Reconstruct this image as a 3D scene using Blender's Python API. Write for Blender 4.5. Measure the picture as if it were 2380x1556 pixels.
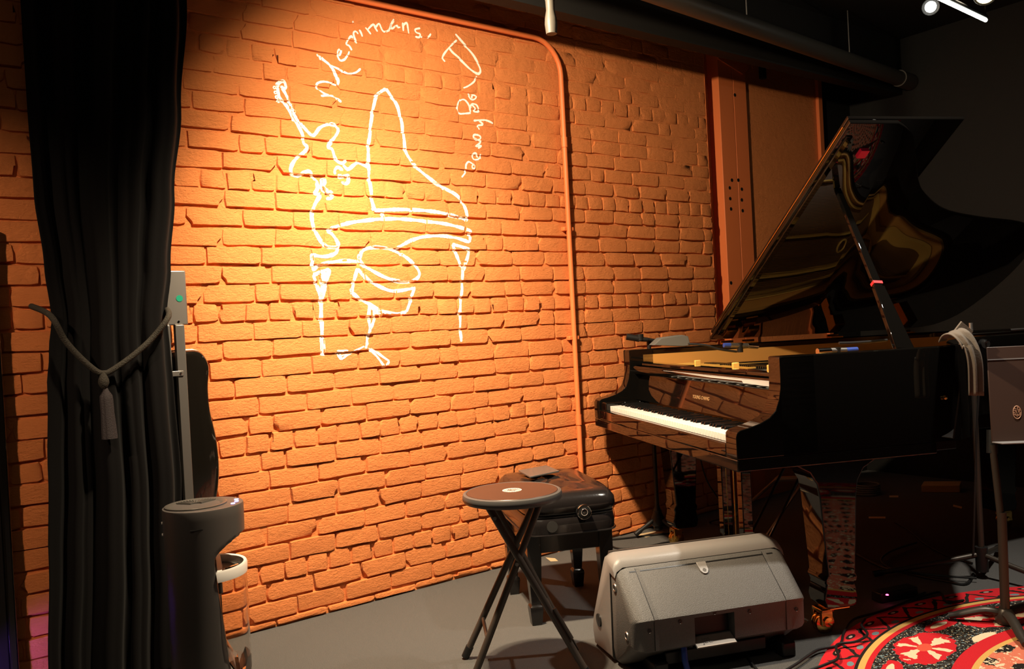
import bpy, bmesh, math, random
import numpy as np
from mathutils import Vector, Matrix
from mathutils.bvhtree import BVHTree
random.seed(7)
rnd = random.Random(11)
for o in list(bpy.data.objects): bpy.data.objects.remove(o)
S = bpy.context.scene
COL = S.collection

# ------------------------------------------------------------ camera (2380 x 1556 frame)
FPX, TH, CAMH, HP = 1950.0, math.atan(.052), 1.13, 17.0
PIT = math.atan(HP / FPX)
def ray(x, y):
    u, v = x - 1190, y - 778
    c, s = math.cos(TH), math.sin(TH)
    a, b = u * c - v * s, u * s + v * c
    return Vector((a, FPX * math.cos(PIT) - b * math.sin(PIT), -FPX * math.sin(PIT) - b * math.cos(PIT))) / FPX
CAM = Vector((0, 0, CAMH))
def at_z(x, y, z=0.0):
    d = ray(x, y); return CAM + d * ((z - CAMH) / d.z)
def at_y(x, y, Y):
    d = ray(x, y); return CAM + d * (Y / d.y)
def on_plane(x, y, p, n):
    d = ray(x, y); return CAM + d * ((p - CAM).dot(n) / d.dot(n))
def project(P):
    d = P - CAM
    fy = d.y * math.cos(PIT) - d.z * math.sin(PIT); fz = d.y * math.sin(PIT) + d.z * math.cos(PIT)
    a, b = d.x / fy * FPX, -fz / fy * FPX
    c, s = math.cos(TH), math.sin(TH)
    return 1190 + a * c + b * s, 778 - a * s + b * c
cd = bpy.data.cameras.new('camera'); cam = bpy.data.objects.new('camera', cd); COL.objects.link(cam)
fw = ray(1190, 778).normalized(); rt = (ray(1290, 778) - ray(1190, 778)).normalized(); up = rt.cross(fw)
M4 = Matrix((rt, up, -fw)).transposed().to_4x4(); M4.translation = CAM
cam.matrix_world = M4
cd.sensor_fit = 'HORIZONTAL'; cd.sensor_width = 36; cd.lens = FPX / 2380 * 36; cd.clip_start = .02
S.camera = cam

# ------------------------------------------------------------ frames of the place
W0, W1 = at_z(575, 1475), at_z(1673, 1184)          # the foot of the brick wall
U = (W1 - W0).normalized(); N = Vector((U.y, -U.x, 0))
WANG = math.atan2(U.y, U.x)
def wall_pt(u, n, z): return W0 + U * u + N * n + Vector((0, 0, z))
def on_wall(x, y, off=0.0):
    p = on_plane(x, y, W0 + N * off, N); return (p - W0).dot(U), p.z
PANG = math.radians(12.5)
PA = Vector((math.cos(PANG), math.sin(PANG), 0)); PB = Vector((-math.sin(PANG), math.cos(PANG), 0))
PO = Vector((.72, 2.76, 0))
def pl(a, b, z): return PO + PA * a + PB * b + Vector((0, 0, z))
def to_pl(P): q = P - PO; return (q.dot(PA), q.dot(PB), q.z)
def pside(x, y, b): return to_pl(on_plane(x, y, PO + PB * b, PB))

# ------------------------------------------------------------ world, lights, exposure
w = bpy.data.worlds.new('world'); S.world = w; w.use_nodes = True
w.node_tree.nodes['Background'].inputs[0].default_value = (1, .78, .6, 1)
w.node_tree.nodes['Background'].inputs[1].default_value = .0
def spot(name, loc, tgt, power, color, size, blend, radius):
    l = bpy.data.lights.new(name, 'SPOT'); l.energy = power; l.color = color; l.spot_size = math.radians(size); l.spot_blend = blend; l.shadow_soft_size = radius
    o = bpy.data.objects.new(name, l); COL.objects.link(o); o.location = loc
    o.rotation_euler = (Vector(tgt) - Vector(loc)).to_track_quat('-Z', 'Y').to_euler(); return o
WARM = (1, .78, .52)
spot('wall_spot', wall_pt(.14, 1.0, 2.5), wall_pt(2.05, .1, .2), 285, WARM, 146, 1., .03)
spot('wall_spot_low', wall_pt(.18, 1.08, 2.5), wall_pt(.74, 0, .26), 430, WARM, 90, 1., .03)
spot('side_spot', (-1.75, .5, 2.3), wall_pt(-.9, 0, 1.0), 150, (1, .70, .46), 46, .9, .05)
spot('stage_spot', (1.72, 2.75, 2.72), (1.62, 2.45, 0), 230, (1, .9, .76), 100, .9, .05)
spot('piano_spot', wall_pt(3.35, 1.35, 2.66), pl(.6, .6, .9), 4, (1, .86, .62), 80, .8, .05)
def area(name, loc, tgt, power, color, sx, sy):
    l = bpy.data.lights.new(name, 'AREA'); l.energy = power; l.color = color; l.shape = 'RECTANGLE'; l.size = sx; l.size_y = sy
    o = bpy.data.objects.new(name, l); COL.objects.link(o); o.location = loc
    o.rotation_euler = (Vector(tgt) - Vector(loc)).to_track_quat('-Z', 'Y').to_euler(); return o
area('fill_light', (-.3, .4, 2.82), (-.2, .9, 0), 5, (1, .84, .64), 1.6, .5)  # unseen soft fill, added so the black things show
spot('blue_uplight', wall_pt(-1.02, .34, .04), wall_pt(-.73, 0, .10), 14, (.30, .10, 1), 50, .8, .02)
S.view_settings.view_transform = 'Standard'; S.view_settings.look = 'None'; S.view_settings.gamma = 1
S.view_settings.use_curve_mapping = False; S.view_settings.exposure = 0.0

# ------------------------------------------------------------ materials
MATS = {}
def mat(name, col, rough=.5, metal=0., bump=0., scale=60., coat=0., var=0., spec=.5, emit=None, estr=0., trans=0., ior=1.45, sheen=0., detail=6.):
    m = bpy.data.materials.new(name); m.use_nodes = True; nt = m.node_tree; b = nt.nodes['Principled BSDF']
    b.inputs['Base Color'].default_value = (*col, 1); b.inputs['Roughness'].default_value = rough; b.inputs['Metallic'].default_value = metal
    b.inputs['Coat Weight'].default_value = coat; b.inputs['Coat Roughness'].default_value = .03; b.inputs['Specular IOR Level'].default_value = spec
    b.inputs['Transmission Weight'].default_value = trans; b.inputs['IOR'].default_value = ior; b.inputs['Sheen Weight'].default_value = sheen
    if emit: b.inputs['Emission Color'].default_value = (*emit, 1); b.inputs['Emission Strength'].default_value = estr
    if bump or var:
        g = nt.nodes.new('ShaderNodeNewGeometry'); n = nt.nodes.new('ShaderNodeTexNoise'); n.inputs['Scale'].default_value = scale; n.inputs['Detail'].default_value = detail
        nt.links.new(g.outputs['Position'], n.inputs['Vector'])
        if bump:
            bp = nt.nodes.new('ShaderNodeBump'); bp.inputs['Strength'].default_value = bump; bp.inputs['Distance'].default_value = .01
            nt.links.new(n.outputs['Fac'], bp.inputs['Height']); nt.links.new(bp.outputs['Normal'], b.inputs['Normal'])
        if var:
            mx = nt.nodes.new('ShaderNodeMix'); mx.data_type = 'RGBA'
            mx.inputs['A'].default_value = (*[c * (1 - var) for c in col], 1); mx.inputs['B'].default_value = (*[min(1, c * (1 + var)) for c in col], 1)
            nt.links.new(n.outputs['Fac'], mx.inputs['Factor']); nt.links.new(mx.outputs['Result'], b.inputs['Base Color'])
    MATS[name] = m; return m
def brick_paint():
    m = mat('orange_masonry_paint', (.80, .29, .09), .62, spec=.35); nt = m.node_tree; b = nt.nodes['Principled BSDF']; L = nt.links.new
    g = nt.nodes.new('ShaderNodeNewGeometry')
    def noise(s, d, r=.6):
        n = nt.nodes.new('ShaderNodeTexNoise'); n.inputs['Scale'].default_value = s; n.inputs['Detail'].default_value = d; n.inputs['Roughness'].default_value = r; L(g.outputs['Position'], n.inputs['Vector']); return n
    mp = nt.nodes.new('ShaderNodeMapping'); mp.inputs['Rotation'].default_value = (0, 0, -WANG); mp.inputs['Scale'].default_value = (.45, 1, 1.5); L(g.outputs['Position'], mp.inputs['Vector'])
    n1 = noise(95, 10, .74); L(mp.outputs['Vector'], n1.inputs['Vector']); n2 = noise(26, 4); n3 = noise(1.6, 3)
    v = nt.nodes.new('ShaderNodeTexVoronoi'); v.feature = 'F1'; v.inputs['Scale'].default_value = 9; L(g.outputs['Position'], v.inputs['Vector'])
    pit = nt.nodes.new('ShaderNodeMapRange'); pit.inputs['From Min'].default_value = .0; pit.inputs['From Max'].default_value = .11; L(v.outputs['Distance'], pit.inputs['Value'])
    ad = nt.nodes.new('ShaderNodeMath'); ad.operation = 'ADD'; L(n1.outputs['Fac'], ad.inputs[0]); L(n2.outputs['Fac'], ad.inputs[1])
    a2 = nt.nodes.new('ShaderNodeMath'); a2.operation = 'MULTIPLY_ADD'; a2.inputs[1].default_value = .25; L(pit.outputs['Result'], a2.inputs[0]); L(ad.outputs[0], a2.inputs[2])
    bp = nt.nodes.new('ShaderNodeBump'); bp.inputs['Strength'].default_value = .85; bp.inputs['Distance'].default_value = .011
    L(a2.outputs[0], bp.inputs['Height']); L(bp.outputs['Normal'], b.inputs['Normal'])
    mx = nt.nodes.new('ShaderNodeMix'); mx.data_type = 'RGBA'; mx.inputs['A'].default_value = (.75, .225, .064, 1); mx.inputs['B'].default_value = (.865, .29, .084, 1)
    L(n3.outputs['Fac'], mx.inputs['Factor']); L(mx.outputs['Result'], b.inputs['Base Color']); return m
brick_paint()
mat('orange_panel_paint', (.82, .205, .06), .5, bump=.08, scale=25)
mat('mural_white', (.86, .84, .78), .6, bump=.15, scale=120)
mat('black_wall', (.006, .0055, .005), .75, bump=.2, scale=30)
mat('ceiling_black', (.012, .011, .010), .8)
mat('duct_grey', (.10, .09, .075), .5)
mat('velvet', (.0035, .0032, .0034), .9, sheen=.02, bump=.06, scale=300, spec=.12)
mat('rope', (.028, .024, .017), .8, bump=.6, scale=260)
mat('tassel', (.025, .019, .021), .8, bump=.3, scale=300)
mat('steel', (.42, .40, .38), .36, metal=.9)
mat('steel_dark', (.22, .21, .20), .4, metal=.8)
mat('green_dot', (.0, .23, .14), .5)
mat('gloss_black', (.004, .0035, .003), .03, coat=.2, spec=.5)
mat('gloss_case', (.006, .005, .004), .06, coat=1., spec=.7)
mat('purifier_grey', (.085, .078, .074), .42, bump=.02, scale=500)
mat('purifier_top', (.12, .115, .105), .3, metal=.3)
mat('white_plastic', (.78, .76, .72), .35)
mat('tank_glass', (.93, .9, .87), .04, trans=1., ior=1.15)
mat('led_blue', (.2, .2, .9), .4, emit=(.35, .32, 1), estr=9)
mat('carpet', (.15, .147, .142), .95, bump=.9, scale=420, var=.45, spec=.15)
mat('stool_metal', (.062, .047, .038), .42)
mat('stool_seat', (.055, .026, .019), .34)
mat('stool_rim', (.085, .083, .08), .35)
mat('emblem_white', (.75, .72, .64), .5)
mat('leather', (.012, .010, .010), .2, coat=.25, bump=.05, scale=90)
mat('black_wood', (.009, .008, .008), .22, coat=.3)
mat('chrome', (.75, .74, .72), .12, metal=1)
mat('brass', (.78, .50, .16), .2, metal=1)
mat('plate_gold', (.88, .54, .13), .4, metal=.3)
mat('maple_inner', (.62, .31, .08), .35)
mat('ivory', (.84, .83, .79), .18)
mat('ebony', (.006, .006, .006), .12)
mat('gold_letter', (.85, .62, .32), .35, metal=.7)
mat('string_steel', (.6, .5, .35), .3, metal=1)
mat('soundboard_dark', (.16, .075, .028), .45)
mat('booklet_cover', (.09, .085, .08), .22)
mat('felt_red', (.45, .03, .03), .9)
mat('tape_pink', (.95, .03, .16), .5)
mat('tape_red', (.9, .04, .05), .5)
mat('monitor_grey', (.115, .110, .104), .42, bump=.3, scale=420, var=.35)
mat('monitor_dark', (.05, .042, .037), .5, bump=.1, scale=400)
mat('monitor_rim', (.25, .235, .222), .36, bump=.1, scale=500)
mat('handle_plate', (.36, .32, .28), .35, metal=.2)
mat('sticker_dark', (.03, .028, .026), .6)
mat('black_plastic', (.012, .012, .012), .4)
mat('mic_black', (.014, .013, .013), .45)
mat('cable_black', (.010, .010, .010), .45)
mat('cable_blue', (.03, .07, .35), .4)
mat('foam_grey', (.16, .16, .15), .8)
mat('cloth_grey', (.15, .122, .095), .85, bump=.1, scale=200)
mat('stand_desk', (.060, .034, .026), .42)
mat('stand_lip', (.22, .21, .21), .4)
mat('stand_metal', (.055, .045, .036), .38, metal=.4)
mat('emblem_copper', (.62, .36, .24), .5)
mat('lamp_white', (1, 1, 1), .5, emit=(1, .97, .88), estr=30)
mat('tube_white', (1, 1, 1), .5, emit=(.96, 1, .86), estr=7)
mat('lamp_warm', (1, .9, .7), .5, emit=(1, .78, .42), estr=6)
mat('led_red', (1, .1, .2), .4, emit=(1, .05, .18), estr=12)
mat('led_green', (.6, 1, .3), .4, emit=(.55, 1, .2), estr=5)
mat('led_strip_blue', (.1, .2, 1), .3, emit=(.03, .10, 1), estr=1.2)
mat('paper', (.55, .42, .25), .8)
mat('tan_board', (.52, .31, .12), .7)
mat('spike_tape', (.75, .52, .3), .6)
def rug_mat():
    m = mat('rug_wool', (.5, .03, .03), .95, spec=.1); nt = m.node_tree; b = nt.nodes['Principled BSDF']; L = nt.links.new
    tc = nt.nodes.new('ShaderNodeTexCoord'); P = tc.outputs['Object']
    def math_(op, a, b_=None):
        n = nt.nodes.new('ShaderNodeMath'); n.operation = op
        for i, x in enumerate((a, b_)):
            if x is None: continue
            if isinstance(x, (int, float)): n.inputs[i].default_value = x
            else: L(x, n.inputs[i])
        return n.outputs[0]
    def mix(f, A, B):
        n = nt.nodes.new('ShaderNodeMix'); n.data_type = 'RGBA'; L(f, n.inputs['Factor'])
        for k, x in (('A', A), ('B', B)):
            if isinstance(x, tuple): n.inputs[k].default_value = (*x, 1)
            else: L(x, n.inputs[k])
        return n.outputs['Result']
    sx = nt.nodes.new('ShaderNodeSeparateXYZ'); L(P, sx.inputs[0]); X, Y = sx.outputs[0], sx.outputs[1]
    r = math_('SQRT', math_('ADD', math_('MULTIPLY', X, X), math_('MULTIPLY', Y, Y))); th = math_('ARCTAN2', Y, X)
    def band(c, h): return math_('LESS_THAN', math_('ABSOLUTE', math_('SUBTRACT', r, c)), h)
    def gt(a, t): return math_('GREATER_THAN', a, t)
    def noise(s, d=3):
        n = nt.nodes.new('ShaderNodeTexNoise'); n.inputs['Scale'].default_value = s; n.inputs['Detail'].default_value = d; L(P, n.inputs['Vector']); return n.outputs['Fac']
    red, dark, cream, blue, gold = (.62, .022, .030), (.022, .018, .016), (.82, .66, .44), (.18, .26, .28), (.72, .42, .12)
    # polar cells
    def cell(n, off, rc, rh):   # elliptical motif repeated n times round a ring
        f = math_('FRACT', math_('ADD', math_('MULTIPLY', th, n / (2 * math.pi)), off))
        dx = math_('MULTIPLY', math_('SUBTRACT', f, .5), 2 * math.pi * rc / n); dy = math_('SUBTRACT', r, rc)
        return dx, dy
    def ell(d, a, c): return math_('ADD', math_('POWER', math_('ABSOLUTE', math_('DIVIDE', d[0], a)), 2), math_('POWER', math_('ABSOLUTE', math_('DIVIDE', d[1], c)), 2))
    nz = math_('SUBTRACT', noise(30, 2), .5)
    col = mix(gt(noise(70, 2), .56), dark, (.05, .045, .04))
    col = mix(gt(noise(95, 1), .63), col, blue); col = mix(gt(noise(120, 1), .66), col, cream)
    # red scalloped ground of the field with flowers
    d = cell(13, .2, .93, .1); e = math_('ADD', ell(d, .15, .085), math_('MULTIPLY', nz, 1.1))
    col = mix(math_('LESS_THAN', e, 1.0), col, red)
    pet = math_('ADD', math_('SINE', math_('MULTIPLY', math_('ARCTAN2', d[1], d[0]), 6)), math_('MULTIPLY', nz, 3))
    col = mix(math_('MULTIPLY', math_('LESS_THAN', e, .72), gt(pet, .25)), col, cream)
    col = mix(math_('LESS_THAN', math_('ADD', ell(d, .035, .022), math_('MULTIPLY', nz, 1.2)), 1), col, (.72, .10, .06))
    d2 = cell(13, .7, .98, .1); col = mix(math_('LESS_THAN', math_('ADD', ell(d2, .08, .03), math_('MULTIPLY', nz, 1.5)), 1), col, red)
    d3 = cell(13, .7, .985, .1); col = mix(math_('LESS_THAN', math_('ADD', ell(d3, .05, .012), math_('MULTIPLY', nz, 1.5)), 1), col, cream)
    d4 = cell(13, .7, .83, .1); col = mix(math_('LESS_THAN', math_('ADD', ell(d4, .07, .022), math_('MULTIPLY', nz, 1.5)), 1), col, cream)
    # inner medallion
    inn = math_('LESS_THAN', r, .755)
    icol = mix(gt(math_('ADD', math_('SINE', math_('MULTIPLY', th, 34)), math_('ADD', math_('SINE', math_('MULTIPLY', r, 70)), math_('MULTIPLY', nz, 4))), .7), (.72, .20, .12), dark)
    icol = mix(gt(noise(60, 2), .6), icol, cream)
    col = mix(inn, col, icol)
    col = mix(band(.79, .032), col, red); col = mix(band(.762, .009), col, gold)
    # border
    bord = gt(r, 1.045); zz = math_('ADD', math_('ABSOLUTE', math_('SUBTRACT', math_('FRACT', math_('MULTIPLY', th, 46 / (2 * math.pi))), .5)), math_('MULTIPLY', nz, .25))
    zl = math_('ABSOLUTE', math_('SUBTRACT', math_('SUBTRACT', r, 1.085), math_('MULTIPLY', zz, .15)))
    bcol = mix(math_('LESS_THAN', zl, .0095), red, dark)
    d5 = cell(46, .0, 1.155, .1); bcol = mix(math_('LESS_THAN', math_('ADD', ell(d5, .03, .011), math_('MULTIPLY', nz, 1.2)), 1), bcol, dark)
    bcol = mix(math_('LESS_THAN', ell(d5, .012, .005), 1), bcol, (.65, .45, .38))
    d6 = cell(46, .5, 1.10, .1); bcol = mix(math_('LESS_THAN', math_('ADD', ell(d6, .02, .01), math_('MULTIPLY', nz, 1.2)), 1), bcol, blue)
    col = mix(bord, col, bcol)
    col = mix(band(1.05, .012), col, red); col = mix(band(1.066, .011), col, gold); col = mix(band(1.08, .005), col, dark)
    L(col, b.inputs['Base Color'])
    nb = nt.nodes.new('ShaderNodeTexNoise'); nb.inputs['Scale'].default_value = 350; L(P, nb.inputs['Vector'])
    bp = nt.nodes.new('ShaderNodeBump'); bp.inputs['Strength'].default_value = .5; bp.inputs['Distance'].default_value = .004; L(nb.outputs['Fac'], bp.inputs['Height']); L(bp.outputs['Normal'], b.inputs['Normal'])
rug_mat()

# ------------------------------------------------------------ mesh helpers
def frame_of(d):
    d = d.normalized(); a = Vector((0, 0, 1)) if abs(d.z) < .9 else Vector((1, 0, 0))
    x = a.cross(d).normalized(); return x, d.cross(x).normalized()
class MB:
    def __init__(s): s.v = []; s.f = []
    def add(s, vs, fs):
        k = len(s.v); s.v += [tuple(p) for p in vs]; s.f += [tuple(i + k for i in q) for q in fs]; return s
    def box(s, c, d, M=None):
        c = Vector(c); h = Vector(d) / 2
        vs = [Vector((x * h.x, y * h.y, z * h.z)) for x in (-1, 1) for y in (-1, 1) for z in (-1, 1)]
        vs = [(M @ p if M else p) + c for p in vs]
        return s.add(vs, [(0, 1, 3, 2), (4, 6, 7, 5), (0, 4, 5, 1), (2, 3, 7, 6), (0, 2, 6, 4), (1, 5, 7, 3)])
    def span(s, lo, hi): return s.box([(a + b) / 2 for a, b in zip(lo, hi)], [abs(b - a) for a, b in zip(lo, hi)])
    def loft(s, rings, cap0=True, cap1=True, closed=True):
        n = len(rings[0]); vs = [p for r in rings for p in r]; fs = []
        for i in range(len(rings) - 1):
            for j in range(n if closed else n - 1):
                k = (j + 1) % n; fs.append((i * n + j, i * n + k, (i + 1) * n + k, (i + 1) * n + j))
        if cap0: fs.append(tuple(reversed(range(n))))
        if cap1: fs.append(tuple(range((len(rings) - 1) * n, len(rings) * n)))
        return s.add(vs, fs)
    def tube(s, pts, r, seg=8, caps=True, flat=None):
        pts = [Vector(p) for p in pts]; n = len(pts); rings = []; x0 = None
        for i, p in enumerate(pts):
            d = (pts[min(i + 1, n - 1)] - pts[max(i - 1, 0)])
            if d.length < 1e-9: d = Vector((0, 0, 1))
            d.normalize()
            if x0 is None: x0, _ = frame_of(d)
            x0 = (x0 - d * x0.dot(d)).normalized(); y0 = d.cross(x0)
            rr = r[i] if isinstance(r, (list, tuple)) else r
            rings.append([p + x0 * (math.cos(t) * rr) + y0 * (math.sin(t) * rr * (flat or 1)) for t in [2 * math.pi * k / seg for k in range(seg)]])
        return s.loft(rings, caps, caps)
    def lathe(s, prof, seg=24, M=None, caps=True):
        rings = []
        for r, z in prof:
            ring = [Vector((r * math.cos(2 * math.pi * k / seg), r * math.sin(2 * math.pi * k / seg), z)) for k in range(seg)]
            rings.append([M @ p for p in ring] if M else ring)
        return s.loft(rings, caps, caps)
    def prism(s, poly, f0, f1):      # poly: 2D points; f0,f1 map a 2D point to 3D
        return s.loft([[f0(p) for p in poly], [f1(p) for p in poly]])
    def torus(s, R, r, M, seg=24, sec=8):
        rings = []
        for i in range(seg):
            t = 2 * math.pi * i / seg
            rings.append([M @ Vector(((R + r * math.cos(q)) * math.cos(t), (R + r * math.cos(q)) * math.sin(t), r * math.sin(q))) for q in [2 * math.pi * k / sec for k in range(sec)]])
        rings.append(rings[0]); return s.loft(rings, False, False)
    def build(s, name, m, parent=None, bevel=0., seg=2, smooth=40., kind=None, label=None):
        me = bpy.data.meshes.new(name); me.from_pydata(s.v, [], s.f); me.validate()
        bm = bmesh.new(); bm.from_mesh(me); bmesh.ops.recalc_face_normals(bm, faces=bm.faces); bm.to_mesh(me); bm.free()
        if smooth:
            me.polygons.foreach_set('use_smooth', [True] * len(me.polygons)); me.set_sharp_from_angle(angle=math.radians(smooth))
        me.materials.append(MATS[m]); o = bpy.data.objects.new(name, me); COL.objects.link(o)
        if parent: o.parent = parent
        if bevel:
            b = o.modifiers.new('bevel', 'BEVEL'); b.width = bevel; b.segments = seg; b.limit_method = 'ANGLE'; b.angle_limit = .6
        if kind: o['kind'] = kind
        if label: o['label'] = label
        return o
def thing(name, label, cat, loc=(0, 0, 0), rz=0., group=None):
    o = bpy.data.objects.new(name, None); COL.objects.link(o); o.location = loc; o.rotation_euler = (0, 0, rz); o.empty_display_size = .1
    tag(o, label, cat, group); return o
def tag(o, label, cat, group=None):
    o['label'] = label; o['category'] = cat
    if group: o['group'] = group
    return o
def struct(o, label):
    o['kind'] = 'structure'; o['label'] = label; return o
def cr(pts, n=6, closed=False):
    pts = [Vector(p) for p in pts]; out = []; L = len(pts)
    for i in range(L if closed else L - 1):
        g = (lambda k: pts[k % L]) if closed else (lambda k: pts[max(0, min(L - 1, k))])
        a, b, c, d = g(i - 1), g(i), g(i + 1), g(i + 2)
        for k in range(n):
            t = k / n; out.append(.5 * ((2 * b) + (c - a) * t + (2 * a - 5 * b + 4 * c - d) * t * t + (3 * b - a - 3 * c + d) * t ** 3))
    if not closed: out.append(pts[-1])
    return out
def offset_poly(poly, d):            # inward offset of a closed CCW 2D polygon
    out = []; n = len(poly)
    for i in range(n):
        a, b, c = poly[i - 1], poly[i], poly[(i + 1) % n]
        e1 = (b - a).normalized(); e2 = (c - b).normalized(); n1 = Vector((-e1.y, e1.x)); n2 = Vector((-e2.y, e2.x))
        m = (n1 + n2); m.normalize(); k = max(.5, m.dot(n1)); out.append(b + m * (d / k))
    return out
def text_mesh(txt, size, depth=.0006):
    cu = bpy.data.curves.new('txt', 'FONT'); cu.body = txt; cu.size = size; cu.extrude = depth; cu.align_x = 'CENTER'; cu.align_y = 'CENTER'
    o = bpy.data.objects.new('txt', cu); COL.objects.link(o); dg = bpy.context.evaluated_depsgraph_get(); dg.update()
    me = bpy.data.meshes.new_from_object(o.evaluated_get(dg)); bpy.data.objects.remove(o); return me

# ============================================================ THE ROOM
ULO, UHI, NHI, CEIL = -4.2, 4.4, 6.2, 2.9
def room_pt(u, n, z): return wall_pt(u, n, z)
def slab(name, m, c8, label):
    mb = MB(); mb.add(c8, [(0, 1, 2, 3), (4, 7, 6, 5), (0, 4, 5, 1), (1, 5, 6, 2), (2, 6, 7, 3), (3, 7, 4, 0)]); o = mb.build(name, m, smooth=0); return struct(o, label)
def uslab(name, m, u0, u1, n0, n1, z0, z1, label):
    return slab(name, m, [room_pt(u0, n0, z0), room_pt(u1, n0, z0), room_pt(u1, n1, z0), room_pt(u0, n1, z0), room_pt(u0, n0, z1), room_pt(u1, n0, z1), room_pt(u1, n1, z1), room_pt(u0, n1, z1)], label)
uslab('floor', 'carpet', ULO - .1, UHI + .1, -.12, NHI + .1, -.06, 0, 'dark grey low pile carpet floor of the stage')
uslab('ceiling', 'ceiling_black', ULO - .1, UHI + .1, -.12, NHI + .1, CEIL, CEIL + .06, 'black painted ceiling over the stage')
uslab('wall_back', 'black_wall', UHI, UHI + .1, -.12, NHI + .1, 0, CEIL, 'black wall behind the grand piano')
uslab('wall_right', 'black_wall', ULO - .1, UHI + .1, NHI, NHI + .1, 0, CEIL, 'dark wall of the room opposite the brick wall')
uslab('wall_front', 'black_wall', ULO - .1, ULO, -.12, NHI + .1, 0, CEIL, 'dark end wall of the room beyond the curtain')
uslab('trim_1', 'ceiling_black', -.6, UHI,   .30, .38, 2.535, CEIL, 'black lighting beam hung below the ceiling along the brick wall')

# ---- brick wall, local frame: x along the wall, -y towards the room, z up
BU0, BU1, BACK = -1.75, 2.86, .012      # mortar face lies at y=0, bricks stand proud towards -y
def wob(u, z): return .0022 * math.sin(u * 31 + 5 * math.sin(z * 13)) + .0016 * math.sin(z * 57 + u * 23) + rnd.uniform(-.0012, .0012)
mb = MB(); nu, nz = 210, 126; HT = CEIL
mv = [(BU0 + (BU1 - BU0) * i / nu, wob(BU0 + (BU1 - BU0) * i / nu, HT * j / nz), HT * j / nz) for j in range(nz + 1) for i in range(nu + 1)]
mf = [(j * (nu + 1) + i, j * (nu + 1) + i + 1, (j + 1) * (nu + 1) + i + 1, (j + 1) * (nu + 1) + i) for j in range(nz) for i in range(nu)]
mb.add(mv, mf)
k0 = len(mb.v); mb.v += [(BU0, .1, 0), (BU1, .1, 0), (BU1, .1, HT), (BU0, .1, HT)]; mb.f += [(k0 + 3, k0 + 2, k0 + 1, k0)]
k1 = len(mb.v); mb.v += [(BU1, -.004, 0), (BU1, -.004, HT)]; mb.f += [(k1, k0 + 1, k0 + 2, k1 + 1)]
me = bpy.data.meshes.new('wall_left'); me.from_pydata(mb.v, [], mb.f); me.materials.append(MATS['orange_masonry_paint'])
me.polygons.foreach_set('use_smooth', [True] * len(me.polygons))
wall = bpy.data.objects.new('wall_left', me); COL.objects.link(wall); wall.location = W0; wall.rotation_euler = (0, 0, WANG); struct(wall, 'orange painted brick wall lit by a warm spotlight')
CH, Z0 = .0733, .032
def relief(u, z):                      # how far the bricks stand proud: worn low down, nearly flush high on the right
    d = .0145
    d -= .0055 * min(1, max(0, (z - 1.45) / .6)) * min(1, max(0, (u + .1) / 1.0))
    d -= .0035 * min(1, max(0, (z - 1.9) / .4))
    d -= .003 * min(1, max(0, (u - 2.3) / .4))
    if -.12 < u < .16 and 2.05 < z < 2.4: d -= .004
    return max(.0022, d)
def brick_geo(u0, u1, z0, z1, r):
    L, H = u1 - u0, z1 - z0; D = relief((u0 + u1) / 2, (z0 + z1) / 2) * r.uniform(.75, 1.2)
    g = .0030 + .002 * r.random(); gz = .0046 + .0024 * r.random(); tilt = r.uniform(-.0018, .0018); tl2 = r.uniform(-.002, .002); sk = r.uniform(-.003, .003)
    fx = [0, .1, .5, .9, 1]; vs = []
    for j in range(3):
        for i in range(5):
            x = u0 + g + (L - 2 * g) * fx[i]; z = z0 + gz + (H - 2 * gz) * j / 2
            edge = i in (0, 4) or j in (0, 2); corner = i in (0, 4) and j in (0, 2)
            jit = .0026 if edge else .004
            x += r.uniform(-jit, jit); z += r.uniform(-jit, jit) * (.8 if edge else .4) + sk * (fx[i] - .5)
            if corner: x += (.004 if i == 0 else -.004) * r.random(); z += (.005 if j == 0 else -.005) * r.random()
            if corner and r.random() < .10: x += (.014 if i == 0 else -.014); z += (.009 if j == 0 else -.009)
            y = -(D + tilt * (fx[i] - .5) * 2 + tl2 * (j - 1) + r.uniform(-.0011, .0011) - (.0022 if edge else 0) - (.002 if corner else 0))
            vs.append((x, min(-.001, y), z))
    per = [0, 1, 2, 3, 4, 9, 14, 13, 12, 11, 10, 5]
    cx, cz = (u0 + u1) / 2, (z0 + z1) / 2
    for k in per:
        x, y, z = vs[k]; dx = .0036 if x > cx else -.0036; dz = .0036 if z > cz else -.0036
        if k in (5, 9): dz = 0
        if k in (1, 2, 3, 11, 12, 13): dx = 0
        vs.append((x + dx, .004, z + dz))
    fs = [(j * 5 + i, j * 5 + i + 1, (j + 1) * 5 + i + 1, (j + 1) * 5 + i) for j in range(2) for i in range(4)]
    for k in range(12):
        m = (k + 1) % 12; fs.append((per[k], 15 + k, 15 + m, per[m]))
    return vs, fs
bricks = []
row = 0; z = Z0 - CH
while z < HT - .01:
    hdr = (row - 1) % 7 == 2; mod = .0985 if hdr else .2065
    u = BU0 - .02 + (row % 2) * mod / 2 + rnd.uniform(-.02, .02)
    za, zb = max(z, 0.002), min(z + CH, HT); wave = rnd.uniform(-.0015, .0015)
    while u < BU1:
        ln = mod * rnd.uniform(.95, 1.05)
        if not hdr and rnd.random() < .05: ln = .1
        a, b_ = max(u, BU0 + .002), min(u + ln, BU1 - .001)
        if b_ - a > .03 and zb - za > .02:
            zz = rnd.uniform(-.002, .002) + wave; bricks.append((a, b_, max(.002, za + zz), min(HT, zb + zz)))
        u += ln
    z += CH; row += 1
geo = [brick_geo(*b, rnd) for b in bricks]
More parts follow.
